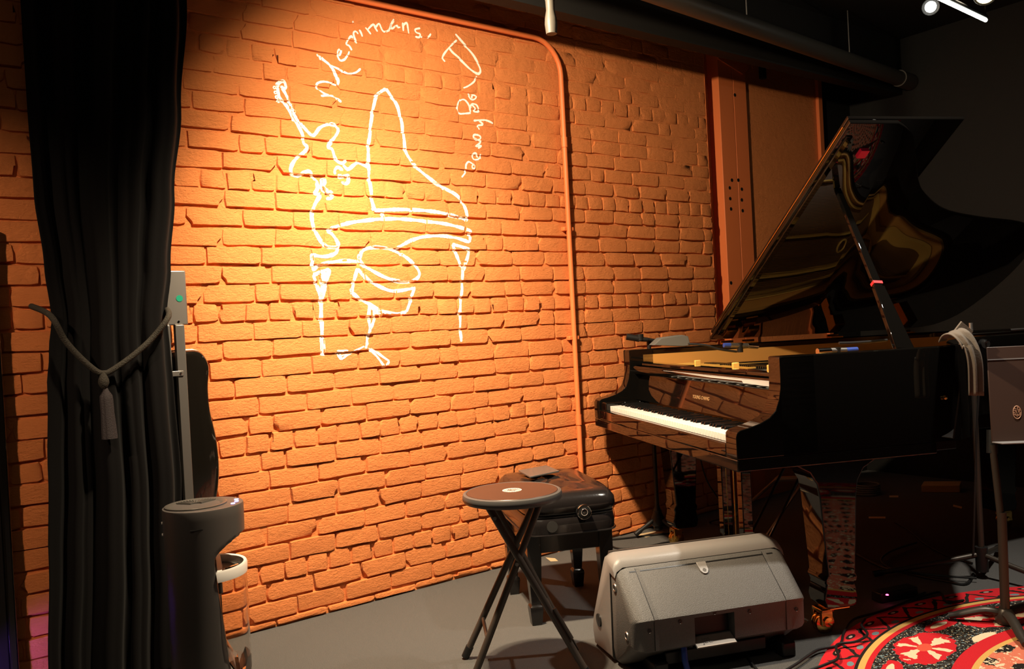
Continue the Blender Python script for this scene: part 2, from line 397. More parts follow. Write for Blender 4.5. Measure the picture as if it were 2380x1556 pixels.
def seen(b):
    P = wall_pt((b[0] + b[1]) / 2, .01, (b[2] + b[3]) / 2); x, y = project(P)
    if not (-20 < x < 2400 and -20 < y < 1570): return 1e9
    pen = 0
    if 70 < x < 400: pen = 3
    if x < 70: pen = .5
    return (P - CAM).length + pen
order = sorted(range(len(bricks)), key=lambda i: seen(bricks[i])); near = set(order[:300])
bmat = MATS['orange_masonry_paint']; rest = MB(); bv, bf = [], []
for i, (vs, fs) in enumerate(geo):
    k = len(bv); bv += vs; bf += [tuple(q + k for q in f) for f in fs]
    if i in near:
        me = bpy.data.meshes.new('brick'); me.from_pydata(vs, [], fs); me.polygons.foreach_set('use_smooth', [True] * len(me.polygons)); me.set_sharp_from_angle(angle=math.radians(48)); me.materials.append(bmat)
        o = bpy.data.objects.new('brick', me); COL.objects.link(o); o.parent = wall
    else: rest.add(vs, fs)
o = rest.build('brick_field', 'orange_masonry_paint', wall, kind='stuff', smooth=48)
bvh = BVHTree.FromPolygons([Vector(v) for v in bv + mv], bf + [tuple(q + len(bv) for q in f) for f in mf])

# ---- smooth boarded and plastered end of the brick wall
def wbox(mb, u0, u1, n0, n1, z0, z1): return mb.span((u0, -n1, z0), (u1, -n0, z1))
def wthing(name, label, cat): return thing(name, label, cat, W0, WANG)
o = wbox(MB(), BU1, 2.975, -.1, -.07, 0, HT).build('trim_2', 'orange_masonry_paint', smooth=0); o.location = W0; o.rotation_euler = (0, 0, WANG); struct(o, 'dark recessed slot between the brick wall and the smooth panels')
pan = bpy.data.objects.new('wall_panels', None); pan.name = 'wall_side'; COL.objects.link(pan); pan.location = W0; pan.rotation_euler = (0, 0, WANG); struct(pan, 'smooth orange boards and plaster at the end of the brick wall')
wbox(MB(), 2.975, 3.1085, -.1, .012, 0, HT).build('panel', 'orange_panel_paint', pan, bevel=.003)
wbox(MB(), 3.1115, 3.235, -.1, .012, 0, HT).build('panel', 'orange_panel_paint', pan, bevel=.003)
wbox(MB(), 3.235, 4.04, -.1, -.004, 0, HT).build('plaster', 'orange_masonry_paint', pan)
wbox(MB(), 3.995, 4.04, -.004, .02, 0, HT).build('edge_board', 'orange_panel_paint', pan, bevel=.003)
wbox(MB(), 4.04, UHI, -.1, .0, 0, HT).build('black_board', 'black_wall', pan)
RX = Matrix.Rotation(math.pi / 2, 4, 'X')
for x, y in ((1701, 419), (1696, 437), (1697, 462), (1699, 486), (1716, 419), (1724, 440), (1724, 465), (1726, 490), (1708, 221), (1699, 658)):
    u, zz = on_wall(x, y, .012); MB().lathe([(.0, 0), (.011, 0), (.011, .0015), (0, .0015)], 10, Matrix.Translation((u, -.0115, zz)) @ RX, False).build('bolt_hole', 'black_plastic', pan)
mb = MB(); poly = [(2.975, 2.66), (3.20, 2.60), (3.26, 2.64), (3.30, 2.82), (2.975, 2.82)]
mb.prism([Vector(p) for p in poly], lambda p: Vector((p.x, -.013, p.y)), lambda p: Vector((p.x, -.022, p.y))).build('patch_board', 'orange_panel_paint', pan)
t = wthing('hanging_strap', 'short dark strap hanging at the top of the plastered panel', 'strap')
wbox(MB(), 3.385, 3.425, .0, .03, 2.60, 2.82).build('strap', 'black_plastic', t, bevel=.004)

# ---- conduit
t = wthing('conduit_pipe', 'orange painted conduit running along the wall top and down the bricks', 'pipe')
cp = []
for i in range(15): cp.append((-.3 + 1.85 * i / 14, -.034, 2.548))
for k in range(1, 9):
    q = math.pi / 2 * k / 8; cp.append((1.55 + .167 * math.sin(q), -.034, 2.548 - .167 * (1 - math.cos(q))))
for i in range(1, 16): cp.append((1.717, -.034, 2.381 - 2.371 * i / 15))
MB().tube(cp, .0128, 14).build('pipe', 'orange_panel_paint', t)
for zz in (2.02, .62): MB().tube([(1.717, -.034, zz), (1.717, -.034, zz + .05)], .0158, 14).build('coupling', 'orange_panel_paint', t)
for zz in (1.6, 1.05): MB().span((1.685, -.036, zz), (1.749, -.0, zz + .02)).build('clamp', 'orange_panel_paint', t, bevel=.003)

# ---- the white line mural: ribbons of paint laid on the relief of the wall
mural = wthing('wall_mural', 'white painted line drawing of guitar, grand piano and drum with handwritten lettering', 'mural')
def A3(p): return (580 + p[0] / 3.458, p[1] / 3.458)
def A4(p): return (580 + p[0] / 3.242, 420 + p[1] / 3.242)
def ribbon(mb, px, width, smooth=True):
    pts = [Vector(on_wall(x, y, .012)) for x, y in px]
    if smooth and len(pts) > 2: pts = cr(pts, 6)
    d = [0]
    for a, b in zip(pts, pts[1:]): d.append(d[-1] + (b - a).length)
    n = max(2, int(d[-1] / .005)); fine = []; j = 0
    for i in range(n + 1):
        s = d[-1] * i / n
        while j < len(d) - 2 and d[j + 1] < s: j += 1
        k = (s - d[j]) / max(1e-9, d[j + 1] - d[j]); fine.append(pts[j].lerp(pts[j + 1], k))
    K = 4; vs = []; ph = rnd.uniform(0, 9)
    for i, p in enumerate(fine):
        tn = (fine[min(i + 1, n)] - fine[max(i - 1, 0)]); tn.normalize(); nr = Vector((-tn.y, tn.x))
        wd = width * (1 + .16 * math.sin(i * .33 + ph) + rnd.uniform(-.13, .13))
        if i in (0, n): wd *= .6
        for q in range(K + 1):
            c = p + nr * wd * (q / K - .5); h = bvh.ray_cast(Vector((c.x, -.3, c.y)), Vector((0, 1, 0)))
            vs.append((c.x, (h[0].y if h[0] else 0) - .0009, c.y))
    mb.add(vs, [(i * (K + 1) + q, i * (K + 1) + q + 1, (i + 1) * (K + 1) + q + 1, (i + 1) * (K + 1) + q) for i in range(n) for q in range(K)])
def draw(name, strokes, width, conv, label=None, smooth=True):
    mb = MB()
    for s in strokes:
        wd = width
        if isinstance(s[0], (int, float)): wd = s[0]; s = s[1:]
        ribbon(mb, [conv(p) for p in s], wd, smooth)
    return mb.build(name, 'mural_white', mural, label=label)
def ringpts(x, y, r): return [(x + r * math.cos(k * math.pi / 4), y + r * math.sin(k * math.pi / 4)) for k in range(9)]
for letter in (
    [[.013, (545, 430), (600, 480), (650, 522), (690, 580), (715, 640), (713, 682)], [(650, 520), (730, 555), (800, 588), (860, 580), (895, 550)],
     [(705, 680), (650, 663), (590, 655), (545, 672), (552, 710), (600, 750), (645, 770)], [(575, 770), (640, 768), (690, 780), (740, 820)]],
    [[(725, 445), (742, 408), (722, 395), (710, 428), (732, 480), (768, 475), (795, 440), (805, 410)]],
    [[(825, 402), (805, 365), (782, 352), (800, 312), (820, 288), (832, 305)]], [[(865, 345), (848, 305), (838, 262), (858, 250), (876, 272)]], [[(888, 236), (900, 262), (910, 292)]], [[(836, 164), (842, 172), (838, 180)]],
    [[(940, 215), (960, 243), (980, 272)], [(958, 232), (1000, 192), (1018, 220), (1035, 250)], [(1020, 215), (1046, 186), (1065, 220), (1090, 250), (1130, 236), (1142, 190), (1165, 150)]],
    [[(1165, 165), (1140, 200), (1152, 226), (1190, 198), (1200, 216), (1217, 214)]], [[(1236, 178), (1240, 215), (1242, 246)], [(1238, 203), (1268, 180), (1278, 225), (1286, 266)]],
    [[(1376, 224), (1336, 234), (1345, 258), (1376, 270), (1370, 296), (1340, 290)]], [[(1385, 290), (1394, 298)]], [[(1462, 268), (1452, 285), (1438, 302)]],
    [[.011, (1660, 270), (1700, 318), (1790, 420), (1850, 520), (1862, 570), (1840, 590), (1780, 552), (1700, 470), (1640, 420), (1612, 386)], [(1670, 320), (1610, 380), (1572, 428), (1560, 462), (1580, 492)]],
    [[(1832, 608), (1815, 650), (1765, 688), (1725, 705)]], [[(1772, 748), (1768, 775), (1790, 800), (1818, 792), (1826, 770), (1796, 762), (1790, 790)]],
    [[(1785, 905), (1740, 910), (1692, 908), (1675, 862), (1692, 810), (1730, 800), (1768, 842), (1782, 890)], [(1782, 898), (1786, 840), (1822, 872), (1806, 892), (1850, 892), (1830, 842), (1788, 832)]],
    [[(1808, 968), (1900, 964), (1965, 990)], [(1850, 968), (1884, 998), (1842, 1008), (1852, 1042)]], [[(1808, 1108), (1832, 1124), (1862, 1112), (1852, 1090), (1812, 1082), (1806, 1104), (1850, 1128), (1868, 1132)]],
    [[(1868, 1132), (1846, 1158), (1822, 1176), (1868, 1170), (1840, 1192)]], [[(1846, 1282), (1806, 1278), (1800, 1240), (1826, 1232), (1846, 1272), (1864, 1262), (1860, 1236)]],
    [[(1818, 1352), (1794, 1350), (1796, 1326), (1816, 1330), (1820, 1350)], [(1816, 1330), (1798, 1318), (1764, 1300), (1742, 1328), (1740, 1380), (1708, 1425)]]):
    draw('letter', letter, .0083, A3)
draw('guitar_drawing', [
    [(225, 698), (240, 664), (275, 648), (296, 668), (292, 706), (268, 704), (262, 686)], [(228, 700), (242, 780), (300, 852), (350, 942), (400, 1032), (430, 1100), (432, 1150), (462, 1182), (440, 1222), (380, 1270), (342, 1320), (328, 1370), (350, 1408), (390, 1416), (440, 1386), (480, 1380), (502, 1412), (540, 1462), (550, 1510), (528, 1556)],
    [(265, 705), (310, 790), (360, 900), (420, 1010)], [(420, 1010), (505, 1090), (560, 1032), (620, 1002), (680, 1000), (712, 1040), (700, 1082), (660, 1140), (632, 1182), (665, 1200), (685, 1262), (710, 1296), (750, 1312), (780, 1284)],
    [(752, 1326), (790, 1362), (840, 1326), (872, 1308), (920, 1325), (955, 1345)], [(690, 1402), (685, 1370), (710, 1345), (740, 1370), (722, 1424), (790, 1410), (802, 1442), (780, 1476), (742, 1462)],
    [(575, 1450), (606, 1440), (600, 1480), (572, 1502), (612, 1540), (655, 1562)],
    [.006] + ringpts(210, 742, 11), [.006] + ringpts(220, 780, 11), [.006] + ringpts(235, 812, 11), [.006] + ringpts(204, 702, 11)], .0135, A3)
draw('guitar_drawing', [[(508, 0), (512, 60), (488, 100), (542, 102)], [(540, 0), (570, 60), (622, 92), (620, 126), (585, 136)],
    [(.0155), (535, 110), (490, 180), (470, 260), (480, 340), (510, 410), (550, 468), (600, 500), (664, 502), (666, 470), (622, 402), (588, 382)]], .014, A4)
draw('piano_drawing', [[(905, -20), (920, 130), (945, 225)], [(945, 225), (1100, 218), (1250, 222), (1400, 236), (1500, 256), (1645, 296)], [(1645, 296), (1620, 200), (1570, 120), (1480, 60), (1370, 0)], [(1008, 225), (1005, 290)],
    [(588, 382), (640, 352), (750, 320), (870, 302), (1000, 290), (1150, 290), (1350, 310), (1500, 332), (1665, 376)], [(1665, 372), (1662, 420), (1654, 466)], [(1654, 466), (1530, 426), (1400, 416), (1300, 426), (1200, 460), (1110, 512)],
    [(666, 506), (650, 546), (590, 570), (530, 572), (470, 558)], [(468, 552), (474, 620), (480, 684)], [(480, 678), (520, 642), (600, 620), (700, 606), (822, 610)],
    [(478, 714), (530, 692), (602, 666)], [(602, 666), (590, 722), (562, 832), (542, 892)], [(542, 892), (510, 800), (478, 712)], [(.024), (565, 690), (560, 760), (540, 850)], [(.018), (540, 840), (540, 1000), (546, 1150), (555, 1322)],
    [(1526, 482), (1590, 498), (1656, 522)], [(1656, 518), (1635, 600), (1606, 682)], [(1604, 680), (1570, 590), (1526, 482)], [(.014), (1600, 650), (1600, 800), (1586, 950), (1588, 1100), (1596, 1216)]], .0152, A4)
draw('piano_drawing', [[(968, 1480), (960, 1340), (955, 1200), (975, 1020), (1000, 850), (1030, 760), (1100, 712)], [(1100, 712), (1150, 780), (1190, 850), (1225, 980), (1240, 1100), (1265, 1232), (1340, 1340), (1430, 1420), (1530, 1490), (1652, 1560)]], .0152, A3)
draw('drum_drawing', [[(830, 590), (850, 532), (920, 505), (1010, 505), (1100, 530), (1190, 590), (1250, 650), (1275, 710), (1240, 750), (1170, 765), (1050, 740), (940, 690), (855, 632), (830, 590)],
    [(815, 662), (790, 750), (770, 842)], [(770, 842), (830, 890), (900, 930), (1000, 985), (1100, 1005), (1180, 990)], [(1180, 990), (1210, 900), (1240, 802)], [(815, 665), (900, 750), (1000, 810), (1090, 834), (1236, 812)],
    [(890, 930), (950, 985), (1012, 1020)], [(902, 940), (895, 1050), (905, 1120), (890, 1200), (872, 1266)], [(935, 962), (940, 1022), (920, 1090), (905, 1120)],
    [(.009), (860, 1250), (780, 1290), (740, 1312), (690, 1350)], [(.014), (690, 1350), (655, 1284)], [(.012), (655, 1286), (740, 1286)], [(.016), (680, 1310), (730, 1300)], [(.010), (895, 1260), (960, 1330), (1020, 1412)], [(.010), (1020, 1412), (1050, 1362)], [(.010), (1050, 1362), (990, 1320), (918, 1264)]], .0145, A4)

# ============================================================ THE GRAND PIANO  (local x: along the case, y: across towards the wall)
P = thing('grand_piano', 'glossy black grand piano with its lid propped open, brass casters on its legs', 'piano', PO, PANG)
RIMT, RIMB = .985, .653
ctrl = [(.17, 0), (.40, 0), (.70, 0), (.86, .0), (.95, .055), (1.05, .185), (1.14, .31), (1.23, .40), (1.41, .515), (1.63, .575), (1.88, .618), (2.01, .68), (2.09, .80), (2.13, .98), (2.12, 1.2), (2.07, 1.38), (1.97, 1.475), (1.83, 1.5)]
outer = [Vector(p) for p in [(.17, 0), (.40, 0), (.70, 0)]] + cr([Vector(p) for p in ctrl[3:]], 5) + [Vector((1.2, 1.5)), Vector((.6, 1.5)), Vector((.17, 1.5))]
def inset(d): return offset_poly(outer, d)
inner = inset(.05)
mb = MB(); n = len(outer); Z = lambda p, z: Vector((p.x, p.y, z))
oo = outer; ii = inner
e = .006; o2 = inset(e); i2 = inset(.05 - e)
rings = [[Z(p, RIMB) for p in ii], [Z(p, RIMB) for p in oo], [Z(p, RIMT - e) for p in oo], [Z(p, RIMT - e * .3) for p in inset(e * .3)], [Z(p, RIMT) for p in o2], [Z(p, RIMT) for p in i2], [Z(p, RIMT - e) for p in ii], [Z(p, RIMB) for p in ii]]
mb.loft(rings, False, False, closed=False)
mb.build('rim', 'gloss_black', P, smooth=35)
i3 = inset(.0515); i4 = inset(.075)
mb = MB(); mb.loft([[Z(p, .80) for p in i3], [Z(p, .955) for p in i3], [Z(p, .958) for p in i4], [Z(p, .80) for p in i4]], False, False, closed=False); mb.build('inner_rim', 'maple_inner', P)
sb = inset(.045); MB().prism(sb, lambda p: Z(p, .79), lambda p: Z(p, .80)).build('soundboard', 'soundboard_dark', P)
# keybed and bottom band
MB().span((.0, .0, .612), (.76, 1.5, .653)).build('keybed', 'gloss_black', P, bevel=.004)
for b in (.35, .75, 1.15): MB().span((.76, b - .04, .56), (1.75 if b > .6 else 1.1, b + .04, .70)).build('beam', 'black_wood', P, bevel=.004)
# arms
prof = [(.0, .653), (.0, .728), (.004, .742), (.016, .750), (.05, .757), (.09, .768), (.125, .784), (.148, .806), (.162, .84), (.170, .88), (.172, .93), (.172, .981), (.176, .985), (.30, .985), (.30, .653)]
for b0, b1 in ((.0, .078), (1.425, 1.5)):
    MB().prism([Vector(p) for p in prof], lambda p: Vector((p.x, b0, p.y)), lambda p: Vector((p.x, b1, p.y))).build('arm', 'gloss_black', P, bevel=.006, seg=3, smooth=40)
MB().span((.0, .078, .653), (.024, 1.425, .700)).build('key_slip', 'gloss_black', P, bevel=.005)
KL, KR = .098, 1.338
MB().span((.008, .078, .69), (.19, KL - .002, .738)).build('key_block', 'gloss_black', P, bevel=.005)
MB().span((.008, KR + .002, .69), (.19, 1.425, .738)).build('key_block', 'gloss_black', P, bevel=.005)
kb = MB().span((.02, .08, .67), (.26, 1.42, .690)).build('keyboard', 'black_wood', P)
fp = [(.196, .738), (.222, .858), (.206, .862), (.194, .869), (.189, .877), (.181, .900), (.184, .906), (.30, .906), (.30, .738)]
fb = MB().prism([Vector(p) for p in fp], lambda p: Vector((p.x, .08, p.y)), lambda p: Vector((p.x, 1.423, p.y))).build('fallboard', 'gloss_black', P, smooth=50)
me = text_mesh('YOUNG CHANG', .021); me.materials.append(MATS['gold_letter'])
o = bpy.data.objects.new('maker_lettering', me); COL.objects.link(o); o.parent = fb
tl = math.atan2(.026, .13)
# text x axis runs towards -b as the player reads it, its normal points at the player
bx = Vector((0, -1, 0)); by = Vector((math.sin(tl), 0, math.cos(tl))); bn = bx.cross(by)
MM = Matrix((bx, by, bn)).transposed().to_4x4(); MM.translation = Vector((.2085, .70, .795)) + bn * .0012; o.matrix_local = MM
MB().prism([Vector((.1885, .8785)), Vector((.1815, .8985)), Vector((.1802, .898)), Vector((.1872, .878))], lambda p: Vector((p.x, .082, p.y)), lambda p: Vector((p.x + .003 * (p.y < .88), 1.02, p.y + (.010 if p.y < .88 else 0)))).build('edge_highlight', 'ivory', fb, label='pale strip standing in for a highlight along the fallboard edge')  # ivory strip stands in for the bright reflection on the fallboard lip
MB().span((.205, .078, .906), (.262, 1.425, .924)).build('music_shelf', 'gloss_black', P, bevel=.005)
MB().span((.262, .06, .70), (.29, 1.44, .918)).build('pin_block_front', 'maple_inner', P, bevel=.003)
ww = (KR - KL) / 52
def keymesh(name, lo, hi, m, bev):
    b = MB().span(lo, hi).build(name, m, kb, bevel=bev); return b
wk = keymesh('white_key', (.028, .0006, .698), (.192, ww - .0006, .7225), 'ivory', .0012); wk.location = (0, KL, 0)
bk = MB().loft([[Vector(p) for p in r] for r in ([(.078, .0, .72), (.192, .0, .72), (.192, .0115, .72), (.078, .0115, .72)], [(.082, .001, .733), (.192, .001, .733), (.192, .0105, .733), (.082, .0105, .733)])]).build('black_key', 'ebony', kb, bevel=.0015)
bkp = 0
for i in range(52):
    if i:
        c = wk.copy(); COL.objects.link(c); c.parent = kb; c.location = (0, KL + i * ww, 0)
    # counted from the treble end (y = KL): C8 first
    nm = 'CBAGFED'[i % 7] if i else 'C'
    # a sharp lies between this white key and the next lower one unless the pair is C-B or F-E
    if i < 51 and nm not in ('C', 'F'):
        y = KL + (i + 1) * ww - .00575
        c = bk if bkp == 0 else bk.copy()
        if bkp: COL.objects.link(c); c.parent = kb
        c.location = (0, y, 0); bkp += 1
# gold plate with struts, strings
MB().span((.30, .085, .845), (.62, 1.415, .862)).build('plate', 'plate_gold', P, bevel=.004)
pi_ = inset(.09); po_ = inset(.112)
mb = MB(); mb.loft([[Z(p, .80) for p in pi_], [Z(p, .884) for p in pi_], [Z(p, .872) for p in po_], [Z(p, .80) for p in po_]], False, False, closed=False); mb.build('plate_flange', 'plate_gold', P)
MB().span((.30, .09, .862), (.315, 1.41, .906)).build('plate_web', 'plate_gold', P, bevel=.003)
MB().span((.50, .09, .862), (.53, 1.41, .888)).build('plate_web', 'plate_gold', P, bevel=.006)
for b, a1, b1 in ((.30, .88, .32), (.84, 1.85, .95), (1.2, 1.95, 1.28)):
    q = [Vector((.30, b, 0)), Vector((a1, b1, 0))]; d = (q[1] - q[0]).normalized(); s_ = Vector((-d.y, d.x, 0)) * .014
    mb = MB(); rr = []
    for t, h in ((0, .915), (.06, .916), (.14, .90), (.3, .893), (.9, .893), (1, .87)):
        c = q[0].lerp(q[1], t); rr.append([c - s_ + Vector((0, 0, .84)), c + s_ + Vector((0, 0, .84)), c + s_ * .6 + Vector((0, 0, h)), c - s_ * .6 + Vector((0, 0, h))])
    mb.loft(rr); mb.build('plate_strut', 'plate_gold', P, smooth=30)
for b in (.34, .62, .98): MB().span((.315, b - .006, .86), (.345, b + .006, .938)).build('plate_rib', 'plate_gold', P, bevel=.003)
mb = MB(); ry = random.Random(3)
for k in range(86):
    b0 = .10 + 1.29 * k / 85
    a1 = .74 + 1.2 * min(1, max(0, (k - 8) / 66)) if k < 66 else 1.9 - .006 * (k - 66)
    b1 = b0 + .10 * (a1 - .5)
    b1 = min(b1, 1.40)
    mb.tube([(.40, b0, .892), (a1, b1, .886)], .0011 if k < 60 else .002, 4, False)
mb.build('strings', 'string_steel', P, kind='stuff', smooth=0)
mb = MB()
for r_ in range(3):
    for k in range(70): mb.span((.36 + .03 * r_, .1 + 1.29 * k / 70, .862), (.365 + .03 * r_, .106 + 1.29 * k / 70, .899))
mb.build('tuning_pins', 'string_steel', P, kind='stuff', smooth=0)
mb = MB(); mb.lathe([(.075, 0), (.075, .02), (.06, .026), (.055, .02), (.055, 0)], 24, Matrix.Translation((1.42, 1.05, .862)), False); mb.build('plate_port', 'plate_gold', P)
mb = MB()
for k in range(66): mb.span((.545, .11 + 1.27 * k / 66, .880), (.60, .118 + 1.27 * k / 66, .902))
mb.build('dampers', 'black_wood', P, kind='stuff', smooth=0)
# lid on its hinge along the wall side
AL = math.radians(33); LH = Vector((0, 1.5, 1.008)); LN = Vector((0, math.sin(AL), math.cos(AL)))
def lp(a, w_, off=0.): return Vector((a, LH.y - w_ * math.cos(AL), LH.z + w_ * math.sin(AL))) + LN * off
lidc = [Vector((a, 1.5 - b)) for a, b in [tuple(p) for p in outer] if a > .8]
lid2 = [Vector((.65, 0)), Vector((.65, 1.5))] + lidc
lid2 = [p for p in lid2 if p.x <= 2.2]
def lidshape(poly, o0, o1, name):
    c = Vector((1.3, .75)); sh = offset_poly(list(reversed(poly)), .004)
    poly = list(reversed(poly)); mb = MB()
    mb.loft([[lp(p.x, p.y, o0) for p in sh], [lp(p.x, p.y, o0 + .004) for p in poly], [lp(p.x, p.y, o1 - .004) for p in poly], [lp(p.x, p.y, o1) for p in sh]])
    return mb.build(name, 'gloss_black', P, smooth=50)
lidshape([Vector((.65, 0.002)), Vector((.65, 1.5))] + lidc, 0, .021, 'lid')
lidshape([Vector((.652, 0.03)), Vector((.652, 1.5)), Vector((1.16, 1.5)), Vector((1.16, .03))], .023, .042, 'lid_front_flap')
for w0_, w1_ in ((.06, 1.44),): MB().prism([Vector((.664, w0_)), Vector((.69, w0_)), Vector((.69, w1_)), Vector((.664, w1_))], lambda p: lp(p.x, p.y, -.010), lambda p: lp(p.x, p.y, .001)).build('lid_batten', 'gloss_black', P, bevel=.003)
mb = MB(); mb.tube([lp(.6488, .1, .022), lp(.6488, 1.46, .022)], .0022, 6); mb.build('lid_piano_hinge', 'brass', P)
# hinges on the rim
for a in (.74, .86, 1.36, 1.8):
    h = MB(); h.span((a - .035, 1.455, .985), (a + .035, 1.50, .992)); h.tube([(a - .035, 1.497, .997), (a + .035, 1.497, .997)], .006, 8)
    h.prism([Vector((a - .03, .02)), Vector((a + .03, .02)), Vector((a + .03, .09)), Vector((a - .03, .09))], lambda p: lp(p.x, p.y, -.004), lambda p: lp(p.x, p.y, 0.001)); h.build('lid_hinge', 'brass', P)
# prop stick
pb, ptp = Vector((.705, .075, .975)), Vector((.782, .538, 1.628))
def stick(mb, q0, q1, w0, w1, t):
    d = (q1 - q0).normalized(); s_ = Vector((1, 0, 0)); s_ = (s_ - d * s_.dot(d)).normalized(); k = d.cross(s_)
    mb.loft([[q + s_ * w_ + k * t, q - s_ * w_ + k * t, q - s_ * w_ - k * t, q + s_ * w_ - k * t] for q, w_ in ((q0, w0), (q1, w1))])
mb = MB(); stick(mb, pb, pb.lerp(ptp, .36), .036, .022, .011); pr = mb.build('lid_prop', 'gloss_black', P, bevel=.004)
mb = MB(); stick(mb, pb.lerp(ptp, .30), ptp, .017, .012, .009); mb.build('prop_upper_stick', 'gloss_black', pr, bevel=.003)
d0 = (ptp - pb).normalized(); q0 = pb.lerp(ptp, .372)
mb = MB(); stick(mb, q0, q0 + d0 * .012, .0185, .0185, .0115); mb.build('red_tape', 'tape_red', pr, label='red tape mark')
a_, b_, z_ = pside(2003, 353, .5)
def on_lid(x, y):
    nn = PB * math.sin(AL) + Vector((0, 0, 1)) * math.cos(AL); hp = PO + PB * LH.y + Vector((0, 0, LH.z)); q = on_plane(x, y, hp, nn) - hp
    return q.dot(PA), math.hypot(q.dot(PB), q.z)
la, lw = on_lid(2003, 353)
MB().prism([Vector((la - .018, lw - .02)), Vector((la + .018, lw - .02)), Vector((la + .018, lw + .02)), Vector((la - .018, lw + .02))], lambda p: lp(p.x, p.y, -.016), lambda p: lp(p.x, p.y, .0)).build('pink_tape', 'tape_pink', P, label='pink tape on the prop cup')
# small metal studs under the lid
for px in ((2050, 330), (1972, 331)):
    sa, sw = on_lid(*px); MB().lathe([(0, 0), (.007, 0), (.007, .006), (.004, .009), (0, .009)], 10, Matrix.Translation(lp(sa, sw, -.009)), False).build('lid_stud', 'chrome', P)
# rim side details: lock knob
a_, _, z_ = pside(2195, 924, 0); MB().lathe([(0, 0), (.008, 0), (.008, .006), (0, .008)], 12, Matrix.Translation((a_, -.0005, z_)) @ Matrix.Rotation(math.pi / 2, 4, 'X'), False).build('lid_lock_stud', 'brass', P)
# legs
def leg(a, b, ca):
    l = MB(); half = [(.20, .612), (.15, .600), (.105, .575), (.080, .535), (.072, .49), (.052, .215), (.060, .20), (.060, .188), (.056, .18), (.058, .165), (.066, .13), (.058, .10), (.045, .094)]
    poly = [Vector((a + x, z)) for x, z in half] + [Vector((a - x, z)) for x, z in reversed(half)]
    l.prism(poly, lambda p: Vector((p.x, b - (.062 if p.y > .2 else .052), p.y)), lambda p: Vector((p.x, b + (.062 if p.y > .2 else .052), p.y)))
    lo = l.build('leg', 'gloss_black', P, bevel=.005, smooth=45)
    c = MB(); c.span((a - .04, b - .04, .086), (a + .04, b + .04, .095)); c.tube([(a, b, .09), (a + ca * .3, b, .07)], .012, 10)
    for s_ in (-1, 1): c.span((a + ca - .022, b + s_ * .027 - .004, .03), (a + ca + .022, b + s_ * .027 + .004, .088))
    c.span((a + ca - .022, b - .031, .074), (a + ca + .022, b + .031, .088)); co = c.build('caster', 'brass', lo, bevel=.003)
    for s_ in (-1, 1):
        wv = MB(); wv.lathe([(0, -.009), (.022, -.009), (.034, -.006), (.036, 0), (.034, .006), (.022, .009), (0, .009)], 24, Matrix.Translation((a + ca, b + s_ * .0115, .036)) @ RX, False); wv.build('caster_wheel', 'brass', lo)
    x = MB(); x.lathe([(0, -.006), (.016, -.006), (.016, .004), (.0, .006)], 16, Matrix.Translation((a + ca, b - .034, .045)) @ RX, False); x.build('caster_bolt', 'brass', lo)
leg(.40, .115, -.045); leg(.385, 1.37, -.035); leg(1.93, 1.03, .03)
# pedal lyre
for b in (.66, .84): MB().span((.34, b - .022, .12), (.385, b + .022, .612)).build('lyre_post', 'gloss_black', P, bevel=.004)
MB().span((.30, .58, .06), (.43, .92, .12)).build('lyre_box', 'gloss_black', P, bevel=.005)
MB().span((.30, .58, .585), (.43, .92, .612)).build('lyre_head', 'gloss_black', P, bevel=.004)
for b in (.68, .75, .82):
    MB().tube([(.37, b, .085), (.24, b, .075), (.20, b, .068)], [.008, .011, .014], 10, flat=.6).build('pedal', 'brass', P)
    MB().tube([(.362, b, .12), (.362, b, .60)], .003, 6).build('pedal_rod', 'brass', P)
for b in (.68, .82): MB().tube([(.42, b, .10), (.74, b, .60)], .006, 8).build('lyre_brace', 'black_wood', P)

# ============================================================ PIANO BENCH
Bc = Vector((.132, 3.395, 0))
T = thing('piano_bench', 'black tufted leather piano bench with a round chrome height knob', 'bench', Bc, PANG)
HX, HY = .182, .29
def rr_ring(ins, z, n=64, rad=.045, bow=.0):
    out = []
    for k in range(n):
        t = 2 * math.pi * k / n + .0001; c, s_ = math.cos(t), math.sin(t); p = 2 / 7.0
        x = math.copysign(abs(c) ** p, c) * (HX - ins); y = math.copysign(abs(s_) ** p, s_) * (HY - ins); out.append(Vector((x, y, z)))
    return out
btn = [(x, y) for y in (-.19, -.065, .065, .19) for x in (-.06, .06)] + [(0, y) for y in (-.127, 0, .127)]
def topz(x, y):
    h = .498 + .018 * (1 - (x / HX) ** 2) * (1 - (y / HY) ** 2)
    for bx_, by_ in btn: h -= .020 * math.exp(-((x - bx_) ** 2 + (y - by_) ** 2) / .0006)
    h -= .004 * math.exp(-(((abs(x + y * .5) % .12) - .06) / .012) ** 2) * 0
    return h
prof = [(.012, .352), (.002, .356), (.0, .385), (.004, .412), (.012, .419), (.004, .426), (-.004, .445), (-.002, .47), (.010, .488)]
rings = [rr_ring(i, z) for i, z in prof]
for q in [.03, .05, .07, .09, .11, .125, .14, .152, .162]:
    rg = []
    for p in rr_ring(.01, 0):
        s_ = 1 - (q - .02) / .15; x, y = p.x * s_, p.y * s_ if q > .03 else p.y * s_; rg.append(Vector((x, y, topz(x, y))))
    rings.append(rg)
MB().loft(rings).build('cushion', 'leather', T, smooth=60)
for bx_, by_ in btn: MB().lathe([(.011, 0), (.009, .004), (.004, .006), (0, .0062)], 12, Matrix.Translation((bx_, by_, topz(bx_, by_) - .001)), False).build('button', 'leather', T)
mb = MB(); mb.tube(rr_ring(-.001, .3535) + [rr_ring(-.001, .3535)[0]], .0035, 6, False); mb.build('piping', 'leather', T)
mb = MB(); mb.tube(rr_ring(.006, .419) + [rr_ring(.006, .419)[0]], .0035, 6, False); mb.build('piping', 'leather', T)
